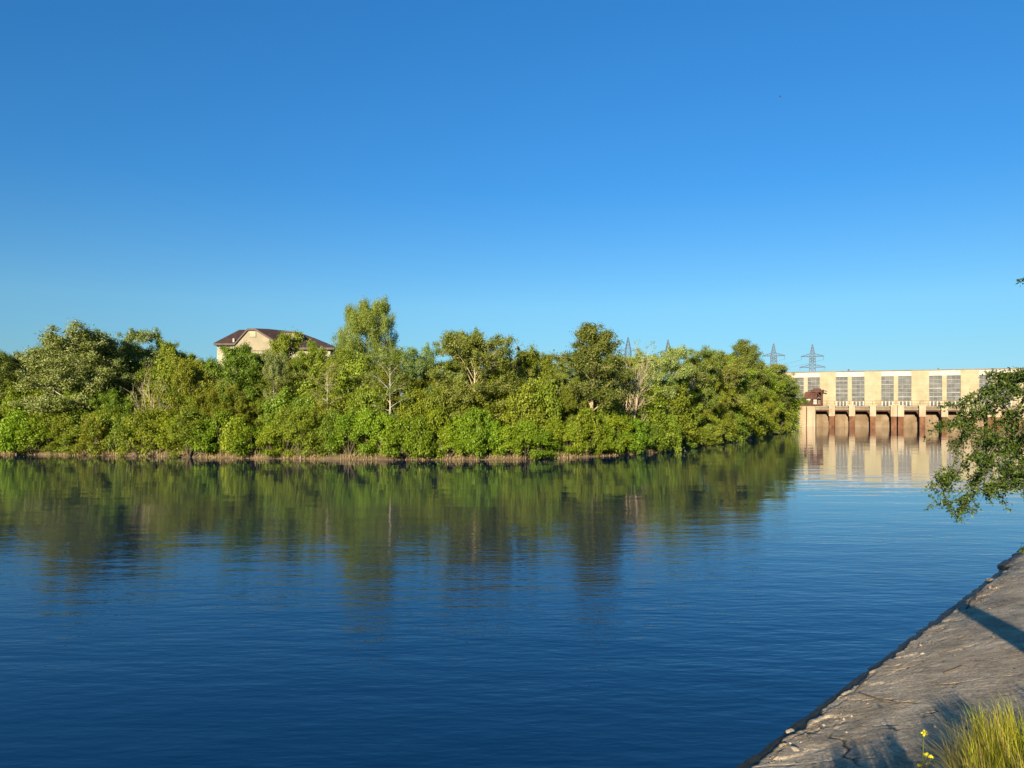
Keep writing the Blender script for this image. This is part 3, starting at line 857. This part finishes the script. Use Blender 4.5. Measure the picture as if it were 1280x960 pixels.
LABELS = []
def plant(proto, name, label, cat, px, ytop, wpx, off, group=None, rz=None, bury=.1, dense=True):
    D = float(shore_D(px))+off
    X = (px-640)/FPX*D
    gz = float(ground_z(np.array([X]), np.array([D]))[0])
    zt = CAM_H+(HORIZON-ytop)/FPX*D
    p_ = PR[proto]
    H = max(.8, zt-gz)
    kz = H/p_['H']; kx = wpx/FPX*D/(2*p_['R'])
    kx = float(np.clip(kx, kz*.5, kz*1.9))
    t = thing(name, label, cat, (X, D, gz-bury), R0.uniform(0, 6.28) if rz is None else rz, group)
    t.scale = (kx, kx, kz)
    shrub = 'shrub' in proto
    link('stem' if shrub else 'trunk', p_['trunk'], t)
    link('foliage' if shrub else 'crown', p_['crown'], t)
    LABELS.append((t, name, px))
    return t

# --- the trees that stand out, each with a label of its own: proto, name, label, category, px, top, width px, metres behind the shore
FEATURE = [
 ('round_a', 'leafy_tree', 'mid green tree cut by the left edge of the picture', -12, 437, 80, 4),
 ('poplar_a', 'poplar_tree', 'big silvery poplar with white forked trunk at the left end of the bank', 88, 412, 118, 3.2),
 ('poplar_b', 'poplar_tree', 'silvery poplar right of the biggest silvery poplar, its top slightly lower', 158, 410, 74, 7),
 ('green_a', 'leafy_tree', 'dark green tree top between the silvery poplars and the house', 210, 426, 66, 9),
 ('bare_a', 'bare_shrub', 'leafless tan shrub with fanned twigs below the dark green tree top', 188, 448, 56, 2.6),
 ('green_b', 'leafy_tree', 'yellow green tree with a rounded top just left of the house', 238, 446, 66, 5),
 ('green_a', 'leafy_tree', 'wide leafy tree in front of the left half of the house', 297, 432, 92, 7),
 ('green_b', 'leafy_tree', 'yellow green tree reaching up over the middle of the house roof', 353, 415, 60, 14),
 ('green_a', 'leafy_tree', 'rounded green tree hiding the right end of the house', 394, 428, 54, 11),
 ('poplar_b', 'poplar_tree', 'small silvery poplar in front of the house, among green bushes', 342, 437, 36, 5),
 ('slim_a', 'slim_tree', 'thin olive tree with whitish leaning trunk, right of the house', 410, 450, 50, 3),
 ('willow', 'willow_tree', 'tall airy willow standing high above all the other trees', 459, 375, 72, 16),
 ('slim_a', 'slim_tree', 'slim pale tree with straight white trunk below the tall willow', 490, 434, 56, 2.6),
 ('poplar_b', 'poplar_tree', 'silvery tree between the slim white trunk and the broad rounded tree', 526, 433, 52, 6),
 ('round_a', 'leafy_tree', 'broad light green rounded tree at the middle of the bank', 592, 418, 104, 5),
 ('dark_b', 'leafy_tree', 'dark pointed tree top peeking up behind the broad rounded tree', 580, 411, 46, 11),
 ('bare_b', 'bare_shrub', 'thin bare top on the right shoulder of the broad rounded tree', 645, 426, 30, 9),
 ('green_b', 'leafy_tree', 'low yellow green tree in the dip left of the tall dark poplar', 668, 436, 74, 7),
 ('dark_a', 'poplar_tree', 'tall dark poplar with tan trunk and pointed top, right of the middle', 738, 406, 96, 3.2),
 ('bare_b', 'bare_tree', 'pale half bare tree right beside the tall dark poplar', 786, 426, 56, 2.6),
 ('poplar_b', 'poplar_tree', 'greyish tree just right of the pale half bare tree', 828, 433, 66, 4.5),
 ('dark_b', 'leafy_tree', 'olive tree with dense crown, second right of the pale half bare tree', 872, 436, 66, 5),
 ('dark_a', 'leafy_tree', 'dark tree with ragged tall top near the right end of the trees', 928, 426, 60, 12),
 ('dark_b', 'leafy_tree', 'olive tree below the first lattice pylon at the right end', 958, 455, 60, 5),
 ('dark_b', 'leafy_tree', 'grey green tree in front of the ragged tall top', 905, 442, 56, 3.5),
 ('willow_low', 'willow_tree', 'low yellow willow bending over the water near the dam', 950, 500, 46, 2.2),
 ('willow_low', 'willow_tree', 'last willow before the dam, its branches touching the pale abutment', 977, 468, 38, 4),
]
for (pr, nm, lb, px, yt, wp, off) in FEATURE:
    cat = 'shrub' if nm == 'bare_shrub' else 'tree'
    # the longest limb of a tall crown grows back over the wood
    plant(pr, nm, lb, cat, px, yt, wp, off, rz=(rad(100)-PR[pr]['lean_az']) if pr in ('poplar_a', 'round_a', 'dark_a', 'willow') else None)

LAND = [(78, 'the big silvery poplar'), (188, 'the leafless tan shrub'), (320, 'the house'), (459, 'the tall willow'), (592, 'the broad rounded tree'),
        (738, 'the tall dark poplar'), (858, 'the dark bank hollow'), (985, 'the last willow')]
ORD = ['', 'first', 'second', 'third', 'fourth', 'fifth', 'sixth', 'seventh', 'eighth', 'ninth']
def place_labels(rows, what):
    """rows: list of px sorted; gives each a label by the landmark it stands nearest to"""
    rows = sorted(rows); res = {}
    for px in rows:
        best = min(LAND, key=lambda q: abs(q[0]-px))
        res[px] = (best, px-best[0])
    outl = {}
    for L in LAND:
        mine = [p_ for p_ in rows if res[p_][0] == L]
        below = [p_ for p_ in mine if abs(p_-L[0]) <= 14]
        below = [min(below, key=lambda q: abs(q-L[0]))] if below else []
        left = sorted([p_ for p_ in mine if p_ not in below and p_ < L[0]], reverse=True)
        right = sorted([p_ for p_ in mine if p_ not in below and p_ >= L[0]])
        for p_ in below: outl[p_] = f'{what} right below {L[1]}'
        for side, lst in (('left', left), ('right', right)):
            for k, p_ in enumerate(lst, 1):
                outl[p_] = f'{what}, {ORD[k]} to the {side} of {L[1]}'
    return outl

def row(kinds, name, what, cat, spec, group):
    lab = place_labels([s_[0] for s_ in spec], what)
    for (px, yt, wp, off, *k) in spec:
        pr = k[0] if k else kinds[int(R0.integers(len(kinds)))]
        plant(pr, name, lab[px], cat, px, yt, wp, off, group)

rs = np.random.default_rng(77)
# back row closing the wood behind the trees above
spec = []
SKY_X = [-40, 20, 60, 110, 165, 200, 235, 262, 300, 345, 380, 415, 440, 480, 520, 560, 610, 640, 690, 720, 770, 810, 860, 900, 940, 980]
SKY_Y = [445, 440, 425, 425, 425, 432, 440, 445, 441, 437, 436, 434, 434, 436, 440, 438, 434, 438, 440, 438, 438, 438, 442, 440, 444, 462]
for px in range(-44, 985, 34):
    y = np.interp(px, SKY_X, SKY_Y) + rs.uniform(1, 9)
    spec.append((px, float(y), float(rs.uniform(54, 74)), float(rs.uniform(10, 15)) if px < 900 else float(rs.uniform(9, 12))))
row(['green_a', 'round_a', 'dark_b', 'green_b', 'green_a'], 'leafy_tree', 'back row green tree', 'tree', spec, 'trees in the back row of the wood')
# upper middle row: closes the wall of leaves between the tree tops and the bushes
spec = []
for px in range(-48, 972, 29):
    y = np.interp(px, SKY_X, SKY_Y) + rs.uniform(12, 30)
    if min(abs(px-q) for q in (188, 786)) < 15: y += 25
    spec.append((px+float(rs.uniform(-5, 5)), float(y), float(rs.uniform(48, 64)), float(rs.uniform(5.5, 8.5))))
row(['green_b', 'green_a', 'dark_b', 'round_a', 'shrub_c', 'poplar_b'], 'leafy_tree', 'second row leafy tree', 'tree', spec, 'trees in the second row of the wood')
# middle row
spec = []
for i, px in enumerate(range(-52, 975, 27)):
    y = 486 + 22*float(fbm(np.array([px*.021]), np.array([2.0]), 3)[0])*2 + rs.uniform(-9, 9)
    if 900 < px: y -= 8
    if min(abs(px-q) for q in (188, 490, 741, 786)) < 17: y = max(y, 516)
    spec.append((px+float(rs.uniform(-5, 5)), float(y), float(rs.uniform(42, 62)), float(rs.uniform(2.8, 5.2))))
row(['shrub_c', 'shrub_d', 'shrub_c', 'green_b', 'shrub_e', 'green_a'], 'leafy_shrub', 'tall mid-bank bush', 'shrub', spec, 'tall bushes halfway up the bank')
# waterside row
spec = []
px = -58.0
while px < 985:
    bright = ['shrub_a', 'shrub_b'] if (px < 60 or 250 < px < 330 or 430 < px < 800) else ['shrub_a', 'shrub_d', 'shrub_e', 'shrub_d']
    if px > 800: bright = ['shrub_e', 'shrub_d', 'shrub_e']
    y = 520 + rs.uniform(-14, 16)
    k = bright[int(rs.integers(len(bright)))]
    if px > 880: y -= (px-880)*.10
    if not (84 < px < 100):
        spec.append((px, float(y), float(rs.uniform(36, 54)), float(rs.uniform(.05, 1.5)), k))
    px += float(rs.uniform(17, 23))*(1 if px < 860 else .7)
row([], 'waterside_shrub', 'leafy waterline bush', 'shrub', spec, 'bushes along the waterline')

# --- dry reeds, fringe grass along the far shore: nobody could count them
def blades(P, L, w, rng, lean=.35, seg=3, wind=(0, 0)):
    n = len(P); az = rng.uniform(0, 6.28, n); fac = rng.uniform(0, 6.28, n)
    le = np.abs(rng.normal(0, lean, n))
    dx = np.stack([np.cos(az), np.sin(az), np.zeros(n)], 1)*le[:, None] + np.array([wind[0], wind[1], 0])
    sd = np.stack([np.cos(fac), np.sin(fac), np.zeros(n)], 1)
    t = np.linspace(0, 1, seg+1)
    V = []
    for q in t:
        c = P + np.array([0, 0, 1])*(L*q*(1-.25*q*np.minimum(1, np.linalg.norm(dx, axis=1))))[:, None] + dx*(L*q**2)[:, None]
        ww = (w*(1-q**1.5*.92)*.5)[:, None]
        V += [c-sd*ww, c+sd*ww]
    V = np.stack(V, 1)      # n, 2(seg+1), 3
    k = 2*(seg+1); F = []
    for s_ in range(seg):
        F.append(np.stack([np.arange(n)*k+2*s_, np.arange(n)*k+2*s_+1, np.arange(n)*k+2*s_+3, np.arange(n)*k+2*s_+2], 1))
    return V.reshape(-1, 3), np.stack(F, 1).reshape(-1, 4), seg
M['straw'] = leaf_mat('dry_straw', [(0, (.20, .135, .06)), (.5, (.36, .26, .125)), (1, (.52, .41, .22))], .25, .2, 0)
M['fringe'] = leaf_mat('fringe_grass', [(0, (.09, .13, .02)), (.6, (.16, .2, .035)), (1, (.3, .28, .09))], .35, .2, 0)
def shore_points(n, lo, hi, pxa=-120, pxb=1000):
    px = rs.uniform(pxa, pxb, n)
    keep = vnoise(px*.05, px*0, 9) + rs.uniform(-.3, .3, n) > .3
    px = px[keep]; n = len(px)
    D = shore_D(px); X = (px-640)/FPX*D
    s_ = rs.uniform(lo, hi, n)
    Y = D + s_*1.15
    return np.stack([X, Y, ground_z(X, Y)-.05], 1)
P = shore_points(4200, -.1, .6)
V, F, sg = blades(P, rs.uniform(.2, .75, len(P))*rs.uniform(.4, 1, len(P)), np.full(len(P), .05), rs, .4)
o = link('reeds', np_mesh('reeds', V, F, M['straw'], var=np.repeat(rs.uniform(0, 1, len(P)), sg))); o['kind'] = 'stuff'
P = shore_points(16000, .5, 3.0)
V, F, sg = blades(P, rs.uniform(.3, .8, len(P)), np.full(len(P), .06), rs, .5)
o = link('shore_grass', np_mesh('shore_grass', V, F, M['fringe'], var=np.repeat(rs.uniform(0, 1, len(P)), sg))); o['kind'] = 'stuff'

# ------------------------------------------------------------------ grass on the near bank
M['grass'] = leaf_mat('bank_grass', [(0, (.20, .25, .012)), (.4, (.38, .39, .022)), (.65, (.50, .46, .05)), (.85, (.46, .35, .12)), (1, (.38, .25, .12))], .45, .25, 0, .45)
rg = np.random.default_rng(5)
def grass_points(n, la, lb, da, db):
    l = rg.uniform(la, lb, n); d = rg.uniform(da, db, n)
    d = d+grass_edge(l)-2.8
    return bank(l, d, bank_z(d)-.03)
parts = [(grass_points(2600, -5.0, .05, 3.06, 4.3), .22, .62, .011, .38, (0, .66)),
         (grass_points(2600, -4.0, .5, 2.72, 3.1), .15, .55, .005, .8, (.6, 1.0)),
         (grass_points(1500, -14, -5.0, 3.3, 5.0), .3, .6, .010, .35, (0, .7)),
         (grass_points(9000, -14, 30, 4.4, 8), .15, .4, .012, .4, (0, .8)),
         (grass_points(200, -4.4, -3.0, 3.2, 3.9), .5, .8, .011, .22, (.1, .9)),
         (grass_points(110, -2.6, .4, 2.85, 3.4), .4, .755, .005, .3, (.5, 1)),
         (grass_points(500, .9, 22, 3.0, 4.6), .12, .35, .010, .45, (.2, .9))]
def tuft_points(nt_, k, la, lb, da, db, sp, push=1.0):
    l = np.repeat(rg.uniform(la, lb, nt_), k)+rg.normal(0, sp, nt_*k); d = np.repeat(rg.uniform(da, db, nt_), k)+rg.normal(0, sp, nt_*k)
    d = d+(grass_edge(l)-2.8)*push
    return bank(l, d, bank_z(d)-.03)
parts += [(tuft_points(34, 50, -4.3, -2.85, 2.9, 3.6, .022, 0), .55, .88, .014, .09, (.1, .9)),
          (tuft_points(26, 38, -2.8, .4, 2.86, 3.3, .03), .28, .66, .010, .17, (.1, 1.0)),
          (tuft_points(9, 50, -5.2, -2.6, 2.9, 3.4, .06), .45, .75, .010, .15, (.0, .7)),
          (tuft_points(5, 60, .6, 3.5, 3.0, 3.3, .04), .2, .45, .007, .25, (.2, .9))]
VV, FF, VA, off = [], [], [], 0
for (P, a, b_, w_, ln, (v0, v1)) in parts:
    V, F, sg = blades(P, rg.uniform(a, b_, len(P)), rg.uniform(.6, 1.2, len(P))*w_, rg, ln, 4, (-.05*EN[0]-.06, .06))
    VV.append(V); FF.append(F+off); off += len(V); VA.append(np.repeat(rg.uniform(v0, v1, len(P)), sg))
o = link('grass', np_mesh('grass', np.concatenate(VV), np.concatenate(FF), M['grass'], var=np.concatenate(VA))); o['kind'] = 'stuff'

# dead stalks, crumbs and leaf litter on the concrete
def flakes(l, d, size, lift, rng):
    z, _, _, _ = slab_fields(l, d)
    C = bank(l, d, z+lift)
    n = len(C); nn = rng.normal(size=(n, 3))*.5+np.array([-.2, .2, 1.0]); nn /= np.linalg.norm(nn, axis=1)[:, None]
    return leaf_quads(C, nn, size, rng, .6, .6)
M['litter'] = leaf_mat('litter', [(0, (.05, .035, .02)), (.5, (.16, .12, .07)), (.8, (.28, .22, .14)), (1, (.40, .34, .25))], .1, .2, 0)
n = 600
l1 = rg.uniform(-6, 16, n); d1 = .45 + np.abs(rg.normal(0, .18, n)) + .15*vnoise(l1*.9, l1*0, 3)
keep = vnoise(l1*1.5, l1*0, 7) > .45
l1 = l1[keep]; d1 = d1[keep]
l2 = rg.uniform(-6, .5, 400); d2 = 2.87-np.abs(rg.normal(0, .22, 400))
l3 = rg.uniform(-6, 14, 160); d3 = rg.uniform(.6, 3, 160)
l = np.concatenate([l1, l2, l3]); d = np.concatenate([d1, d2, d3])
V, F = flakes(l, d, rg.uniform(.02, .085, len(l)), .012, rg)
o = link('debris', np_mesh('debris', V, F, M['litter'], var=rg.uniform(0, 1, len(l)))); o['kind'] = 'stuff'

# broken lumps of concrete and sticks on the slope
M['lump'] = surf_mat('broken_concrete', [(.3, (.22, .18, .12)), (.6, (.38, .32, .23)), (.8, (.48, .42, .32))], 6, .9, .2, .6, 40)
def lump(px, py, size, label, seed):
    l, d = px_to_bank(px, py)
    z = float(slab_fields(np.array([l]), np.array([d]))[0][0])
    r_ = np.random.default_rng(seed)
    import bmesh
    bm = bmesh.new(); bmesh.ops.create_icosphere(bm, subdivisions=3, radius=1)
    ph = r_.uniform(0, 9, 3)
    for v in bm.verts:
        k = 1 + .22*math.sin(v.co.x*3+ph[0])*math.sin(v.co.y*2.6+ph[1]) + .12*math.sin(v.co.z*7+ph[2]) + r_.normal(0, .03)
        v.co = (v.co.x*k*size, v.co.y*k*size*.7, v.co.z*k*size*.38)
    me = bpy.data.meshes.new('concrete_lump'); bm.to_mesh(me); bm.free(); me.materials.append(M['lump'])
    o = link('concrete_lump', me); o.location = bank(l, d, z+size*.12); o.rotation_euler = (.1, -.2, r_.uniform(0, 6))
    tag(o, label, 'stone', 'broken lumps on the concrete slope')
lump(989, 909, .085, 'pale flat lump at the wet edge, lowest on the concrete slope', 1)
lump(995, 938, .07, 'small pale lump on the concrete just above the lowest broken edge', 2)
lump(1153, 817, .06, 'small whitish lump by the wet edge, halfway up the slope', 3)
lump(1221, 895, .05, 'small white lump at the grass edge', 4)
lump(1207, 910, .045, 'tiny pale lump left of the grass, next to the white lump', 6)
lump(1240, 722, .16, 'largest pale broken patch near the top right corner of the slope', 5)
def stick(pts, r_, label):
    P = []
    for (px, py) in pts:
        l, d = px_to_bank(px, py); z = float(slab_fields(np.array([l]), np.array([d]))[0][0])
        P.append(bank(l, d, z+.015))
    P = np.array(P)
    V, F = tubes([(P, np.linspace(r_, r_*.4, len(P)))], 6)
    o = link('stick', np_mesh('stick', V, F, M['bark_brown'], smooth=True)); tag(o, label, 'stick', 'dead sticks on the concrete slope')
stick([(1050, 873), (1068, 866), (1080, 851), (1084, 846)], .018, 'forked dry stick at the broken wet edge, in the middle of the slope')
stick([(1075, 868), (1100, 876), (1128, 881), (1146, 878)], .013, 'long dark thin stick lying across the concrete above the forked stick')
stick([(1208, 760), (1214, 752), (1222, 744), (1230, 739)], .02, 'dry branch along the broken edge near the shaded top of the slope')
stick([(1180, 842), (1192, 838), (1204, 833), (1212, 834)], .012, 'small dry twig heap piece on the sunlit concrete right of the shadow streaks')

# yellow flowering weed beside the grass
def weed(label, px, py, D, h):
    q = at(px, py, D)
    P2 = q[:2]-E0; l, d = P2@EL, P2@EN
    z = float(slab_fields(np.array([l]), np.array([d]))[0][0]) if d < D_TOP else float(bank_z(d))
    t = thing('flowering_weed', label, 'plant', (q[0], q[1], z-.02))
    top = q[2]-z
    r_ = np.random.default_rng(8)
    main = np.array([(0, 0, 0), (.01, 0, top*.35), (-.005, .01, top*.7), (.0, 0, top)])
    paths = [(main, np.array([.006, .005, .004, .0025]))]
    heads = [(main[-1], .045)]
    for fz, dx, dz, sz in ((.45, -.06, .13, .03), (.55, .055, .13, .032), (.35, -.05, .07, .02), (.62, .02, .09, .035), (.3, .06, .08, .025)):
        b0 = np.array([0, 0, top*fz]); b1 = b0+np.array([dx, r_.normal(0, .02), dz])
        paths.append((np.stack([b0, b0*.5+b1*.5+np.array([dx*.2, 0, -.01]), b1]), np.array([.0035, .003, .002]))); heads.append((b1, sz))
    V, F = tubes(paths, 5)
    link('stem', np_mesh('weed_stem', V, F, M['fringe'], var=np.full(len(F), .5), smooth=True), t)
    for (c, sz) in heads:
        k = 26
        dd = r_.normal(size=(k, 3)); dd /= np.linalg.norm(dd, axis=1)[:, None]
        V, F = leaf_quads(c+dd*sz*r_.uniform(.3, 1, (k, 1))*[1, 1, .7], dd, r_.uniform(.016, .028, k), r_, .8)
        link('flower', np_mesh('weed_flower', V, F, M['petal'], var=r_.uniform(0, 1, k)), t)
    C = np.array([[r_.normal(0, .05), r_.normal(0, .03), top*r_.uniform(.05, .5)] for _ in range(14)])
    Nn = r_.normal(size=(14, 3))+[0, -.4, .8]; Nn /= np.linalg.norm(Nn, axis=1)[:, None]
    V, F = leaf_quads(C, Nn, r_.uniform(.05, .09, 14), r_, .35)
    link('leaves', np_mesh('weed_leaves', V, F, M['fringe'], var=r_.uniform(.2, .7, 14)), t)
M['petal'] = leaf_mat('yellow_petal', [(0, (.45, .42, .01)), (.5, (.68, .62, .015)), (1, (.75, .7, .06))], .35, .2, 0)
weed('yellow flowering weed growing from the concrete beside the grass', 1155, 914, 7.2, .5)

# ------------------------------------------------------------------ the near tree at the right, its limb hanging into view
TB = np.array([6.1, 5.9])
P2 = TB-E0; tl, td = P2@EL, P2@EN
tz = float(bank_z(td))
nt_ = thing('overhanging_tree', 'near dark leafy tree whose limb hangs over the water at the right', 'tree', (TB[0], TB[1], tz))
def rel(p_): return np.asarray(p_, float)-np.array([TB[0], TB[1], tz])
rt = np.random.default_rng(21)
trunk = np.array([(0, 0, -.2), (.03, .02, .8), (.08, .05, 1.7), (.05, .1, 2.6), (.2, .1, 3.6), (.35, .05, 4.6), (.5, 0, 5.6)])
tp = [(trunk, np.array([.27, .22, .19, .16, .12, .08, .03]))]
limb0 = rel((6.6, 5.95, tz+2.3))
main = np.array([limb0, rel((6.62, 7.0, 5.55)), rel(at(1336, 470, 8.2)), rel(at(1310, 476, 8.9))])
tp.append((main, np.array([.075, .06, .05, .042])))
B = [
 [(1310, 476, 8.9), (1262, 492, 9.3), (1222, 520, 9.7), (1196, 560, 9.9), (1184, 598, 10.0), (1180, 628, 10.0)],
 [(1310, 476, 8.9), (1280, 474, 9.1), (1250, 480, 9.4), (1215, 496, 9.6), (1188, 508, 9.7)],
 [(1310, 476, 8.9), (1284, 530, 9.3), (1246, 566, 9.6), (1218, 604, 9.8), (1206, 634, 9.9)],
 [(1336, 470, 8.2), (1310, 550, 8.9), (1278, 582, 9.3), (1254, 602, 9.5), (1236, 612, 9.6)],
 [(1336, 470, 8.2), (1292, 466, 8.9), (1262, 470, 9.2), (1246, 466, 9.3)],
 [(1310, 476, 8.9), (1270, 510, 9.2), (1232, 545, 9.5), (1204, 580, 9.7), (1172, 612, 9.8)],
 [(1336, 470, 8.2), (1300, 500, 8.8), (1262, 530, 9.1), (1240, 560, 9.3), (1228, 590, 9.4)],
 [(1336, 470, 8.2), (1318, 560, 8.8), (1290, 590, 9.1), (1270, 600, 9.3)],
 [(1310, 476, 8.9), (1276, 488, 9.0), (1238, 506, 9.2), (1204, 522, 9.5), (1180, 530, 9.6)],
 [(1336, 470, 8.2), (1300, 540, 9.4), (1262, 552, 9.8), (1222, 548, 10.2)],
 [(1336, 470, 8.2), (1312, 500, 9.0), (1290, 540, 9.8), (1268, 575, 10.2), (1250, 596, 10.4)],
]
twigs = []
for br in B:
    P = np.array([rel(at(*q)) for q in br])
    u = np.linspace(0, 1, len(P)); uu = np.linspace(0, 1, 16)
    Q = np.stack([np.interp(uu, u, P[:, j]) for j in range(3)], 1)
    Q[1:-1] += rt.normal(0, .015, (14, 3))
    tp.append((Q, np.linspace(.022, .004, 16)))
    twigs.append((Q, .45))
    for k in range(30):
        i = rt.integers(4, 16)
        a = rt.uniform(0, 6.28); Lt = rt.uniform(.1, .3)
        dv = np.array([math.cos(a)*.8, math.sin(a)*.8, rt.uniform(-.9, .35)])
        s_ = np.linspace(0, 1, 6)[:, None]
        T_ = Q[min(i, 15)] + dv*Lt*s_ + np.array([0, 0, -.22])*Lt*s_**2
        tp.append((T_, np.linspace(.004, .0015, 6))); twigs.append((T_, 1.0))
# stray tips above and below the limb, and the crown out of the frame that shades it
crown_clumps = []
for k in range(120):
    a = rt.uniform(0, 6.28); e = math.asin(rt.uniform(-.75, 1)); rr_ = rt.uniform(.55, 1)
    c = np.array([6.7+2.5*rr_*math.cos(e)*math.cos(a), 5.0+2.1*rr_*math.cos(e)*math.sin(a), 7.0+1.9*rr_*math.sin(e)])
    if c[0]/max(c[1], .1) < .82 + .36/max(c[1], 1): continue
    crown_clumps.append(rel(c))
    j = rt.integers(3, 7); b0 = trunk[j]
    tp.append((np.stack([b0, (b0+crown_clumps[-1])/2+rt.normal(0, .15, 3), crown_clumps[-1]]), np.array([.03, .018, .005])))
stray = [(at(1330, 340, 8.3), at(1285, 350, 8.8), at(1272, 353, 9.0)), (at(1345, 660, 8.5), at(1300, 680, 8.9), at(1276, 689, 9.1))]
for s3 in stray:
    Q = np.array([rel(q) for q in s3]); u = np.linspace(0, 1, 3); uu = np.linspace(0, 1, 8)
    Q = np.stack([np.interp(uu, u, Q[:, j]) for j in range(3)], 1)
    tp.append((Q, np.linspace(.006, .002, 8))); twigs.append((Q, .4))
tp.append((np.stack([trunk[4], rel(at(1345, 345, 8.0)), rel(at(1330, 340, 8.3))]), np.array([.03, .012, .006])))
tp.append((np.stack([trunk[3], rel((6.8, 7.2, 4.3)), rel(at(1345, 660, 8.5))]), np.array([.03, .012, .006])))
V, F = tubes(tp, 6)
link('trunk', np_mesh('near_trunk', V, F, M['bark_brown'], smooth=True), nt_)
CC, NN = [], []
for (Q, dens) in twigs:
    L = np.linalg.norm(np.diff(Q, axis=0), axis=1).sum()
    k = max(3, int(L/.0042*dens))
    f_ = rt.uniform(.1, 1.0, k)*(len(Q)-1); i = np.minimum(f_.astype(int), len(Q)-2); fr = (f_-i)[:, None]
    p_ = Q[i]*(1-fr)+Q[i+1]*fr + rt.normal(0, .03, (k, 3))
    n_ = rt.normal(size=(k, 3))+np.array([-.2, -.5, .5]); n_ /= np.linalg.norm(n_, axis=1)[:, None]
    CC.append(p_); NN.append(n_)
for k in range(12):
    c = np.array([rt.uniform(5.9, 7.0), rt.uniform(6.0, 7.2), rt.uniform(3.3, 4.5)])
    crown_clumps.append(rel(c))
for c in crown_clumps:
    k = 260
    p_ = c+rt.normal(0, .28, (k, 3)); n_ = rt.normal(size=(k, 3))+[0, 0, .6]; n_ /= np.linalg.norm(n_, axis=1)[:, None]
    CC.append(p_); NN.append(n_)
C = np.concatenate(CC); Nn = np.concatenate(NN)
V, F = leaf_quads(C, Nn, rt.uniform(.028, .06, len(C)), rt, .42)
link('crown', np_mesh('near_crown', V, F, M['near_leaf'], var=rt.uniform(0, 1, len(C))), nt_)

# a far bird
bd = MB()
bd.poly([(-.45, 0, .12), (-.2, .12, .2), (0, .1, .02), (-.1, -.08, .02)]); bd.poly([(.45, 0, .12), (.2, .12, .2), (0, .1, .02), (.1, -.08, .02)])
bd.bar((0, -.22, 0), (0, .25, .02), .1)
o = bd.build('bird', M['rust'])
o.location = at(975.5, 121, 150); o.rotation_euler = (.5, .3, .6)
tag(o, 'tiny dark bird high in the empty sky', 'bird')
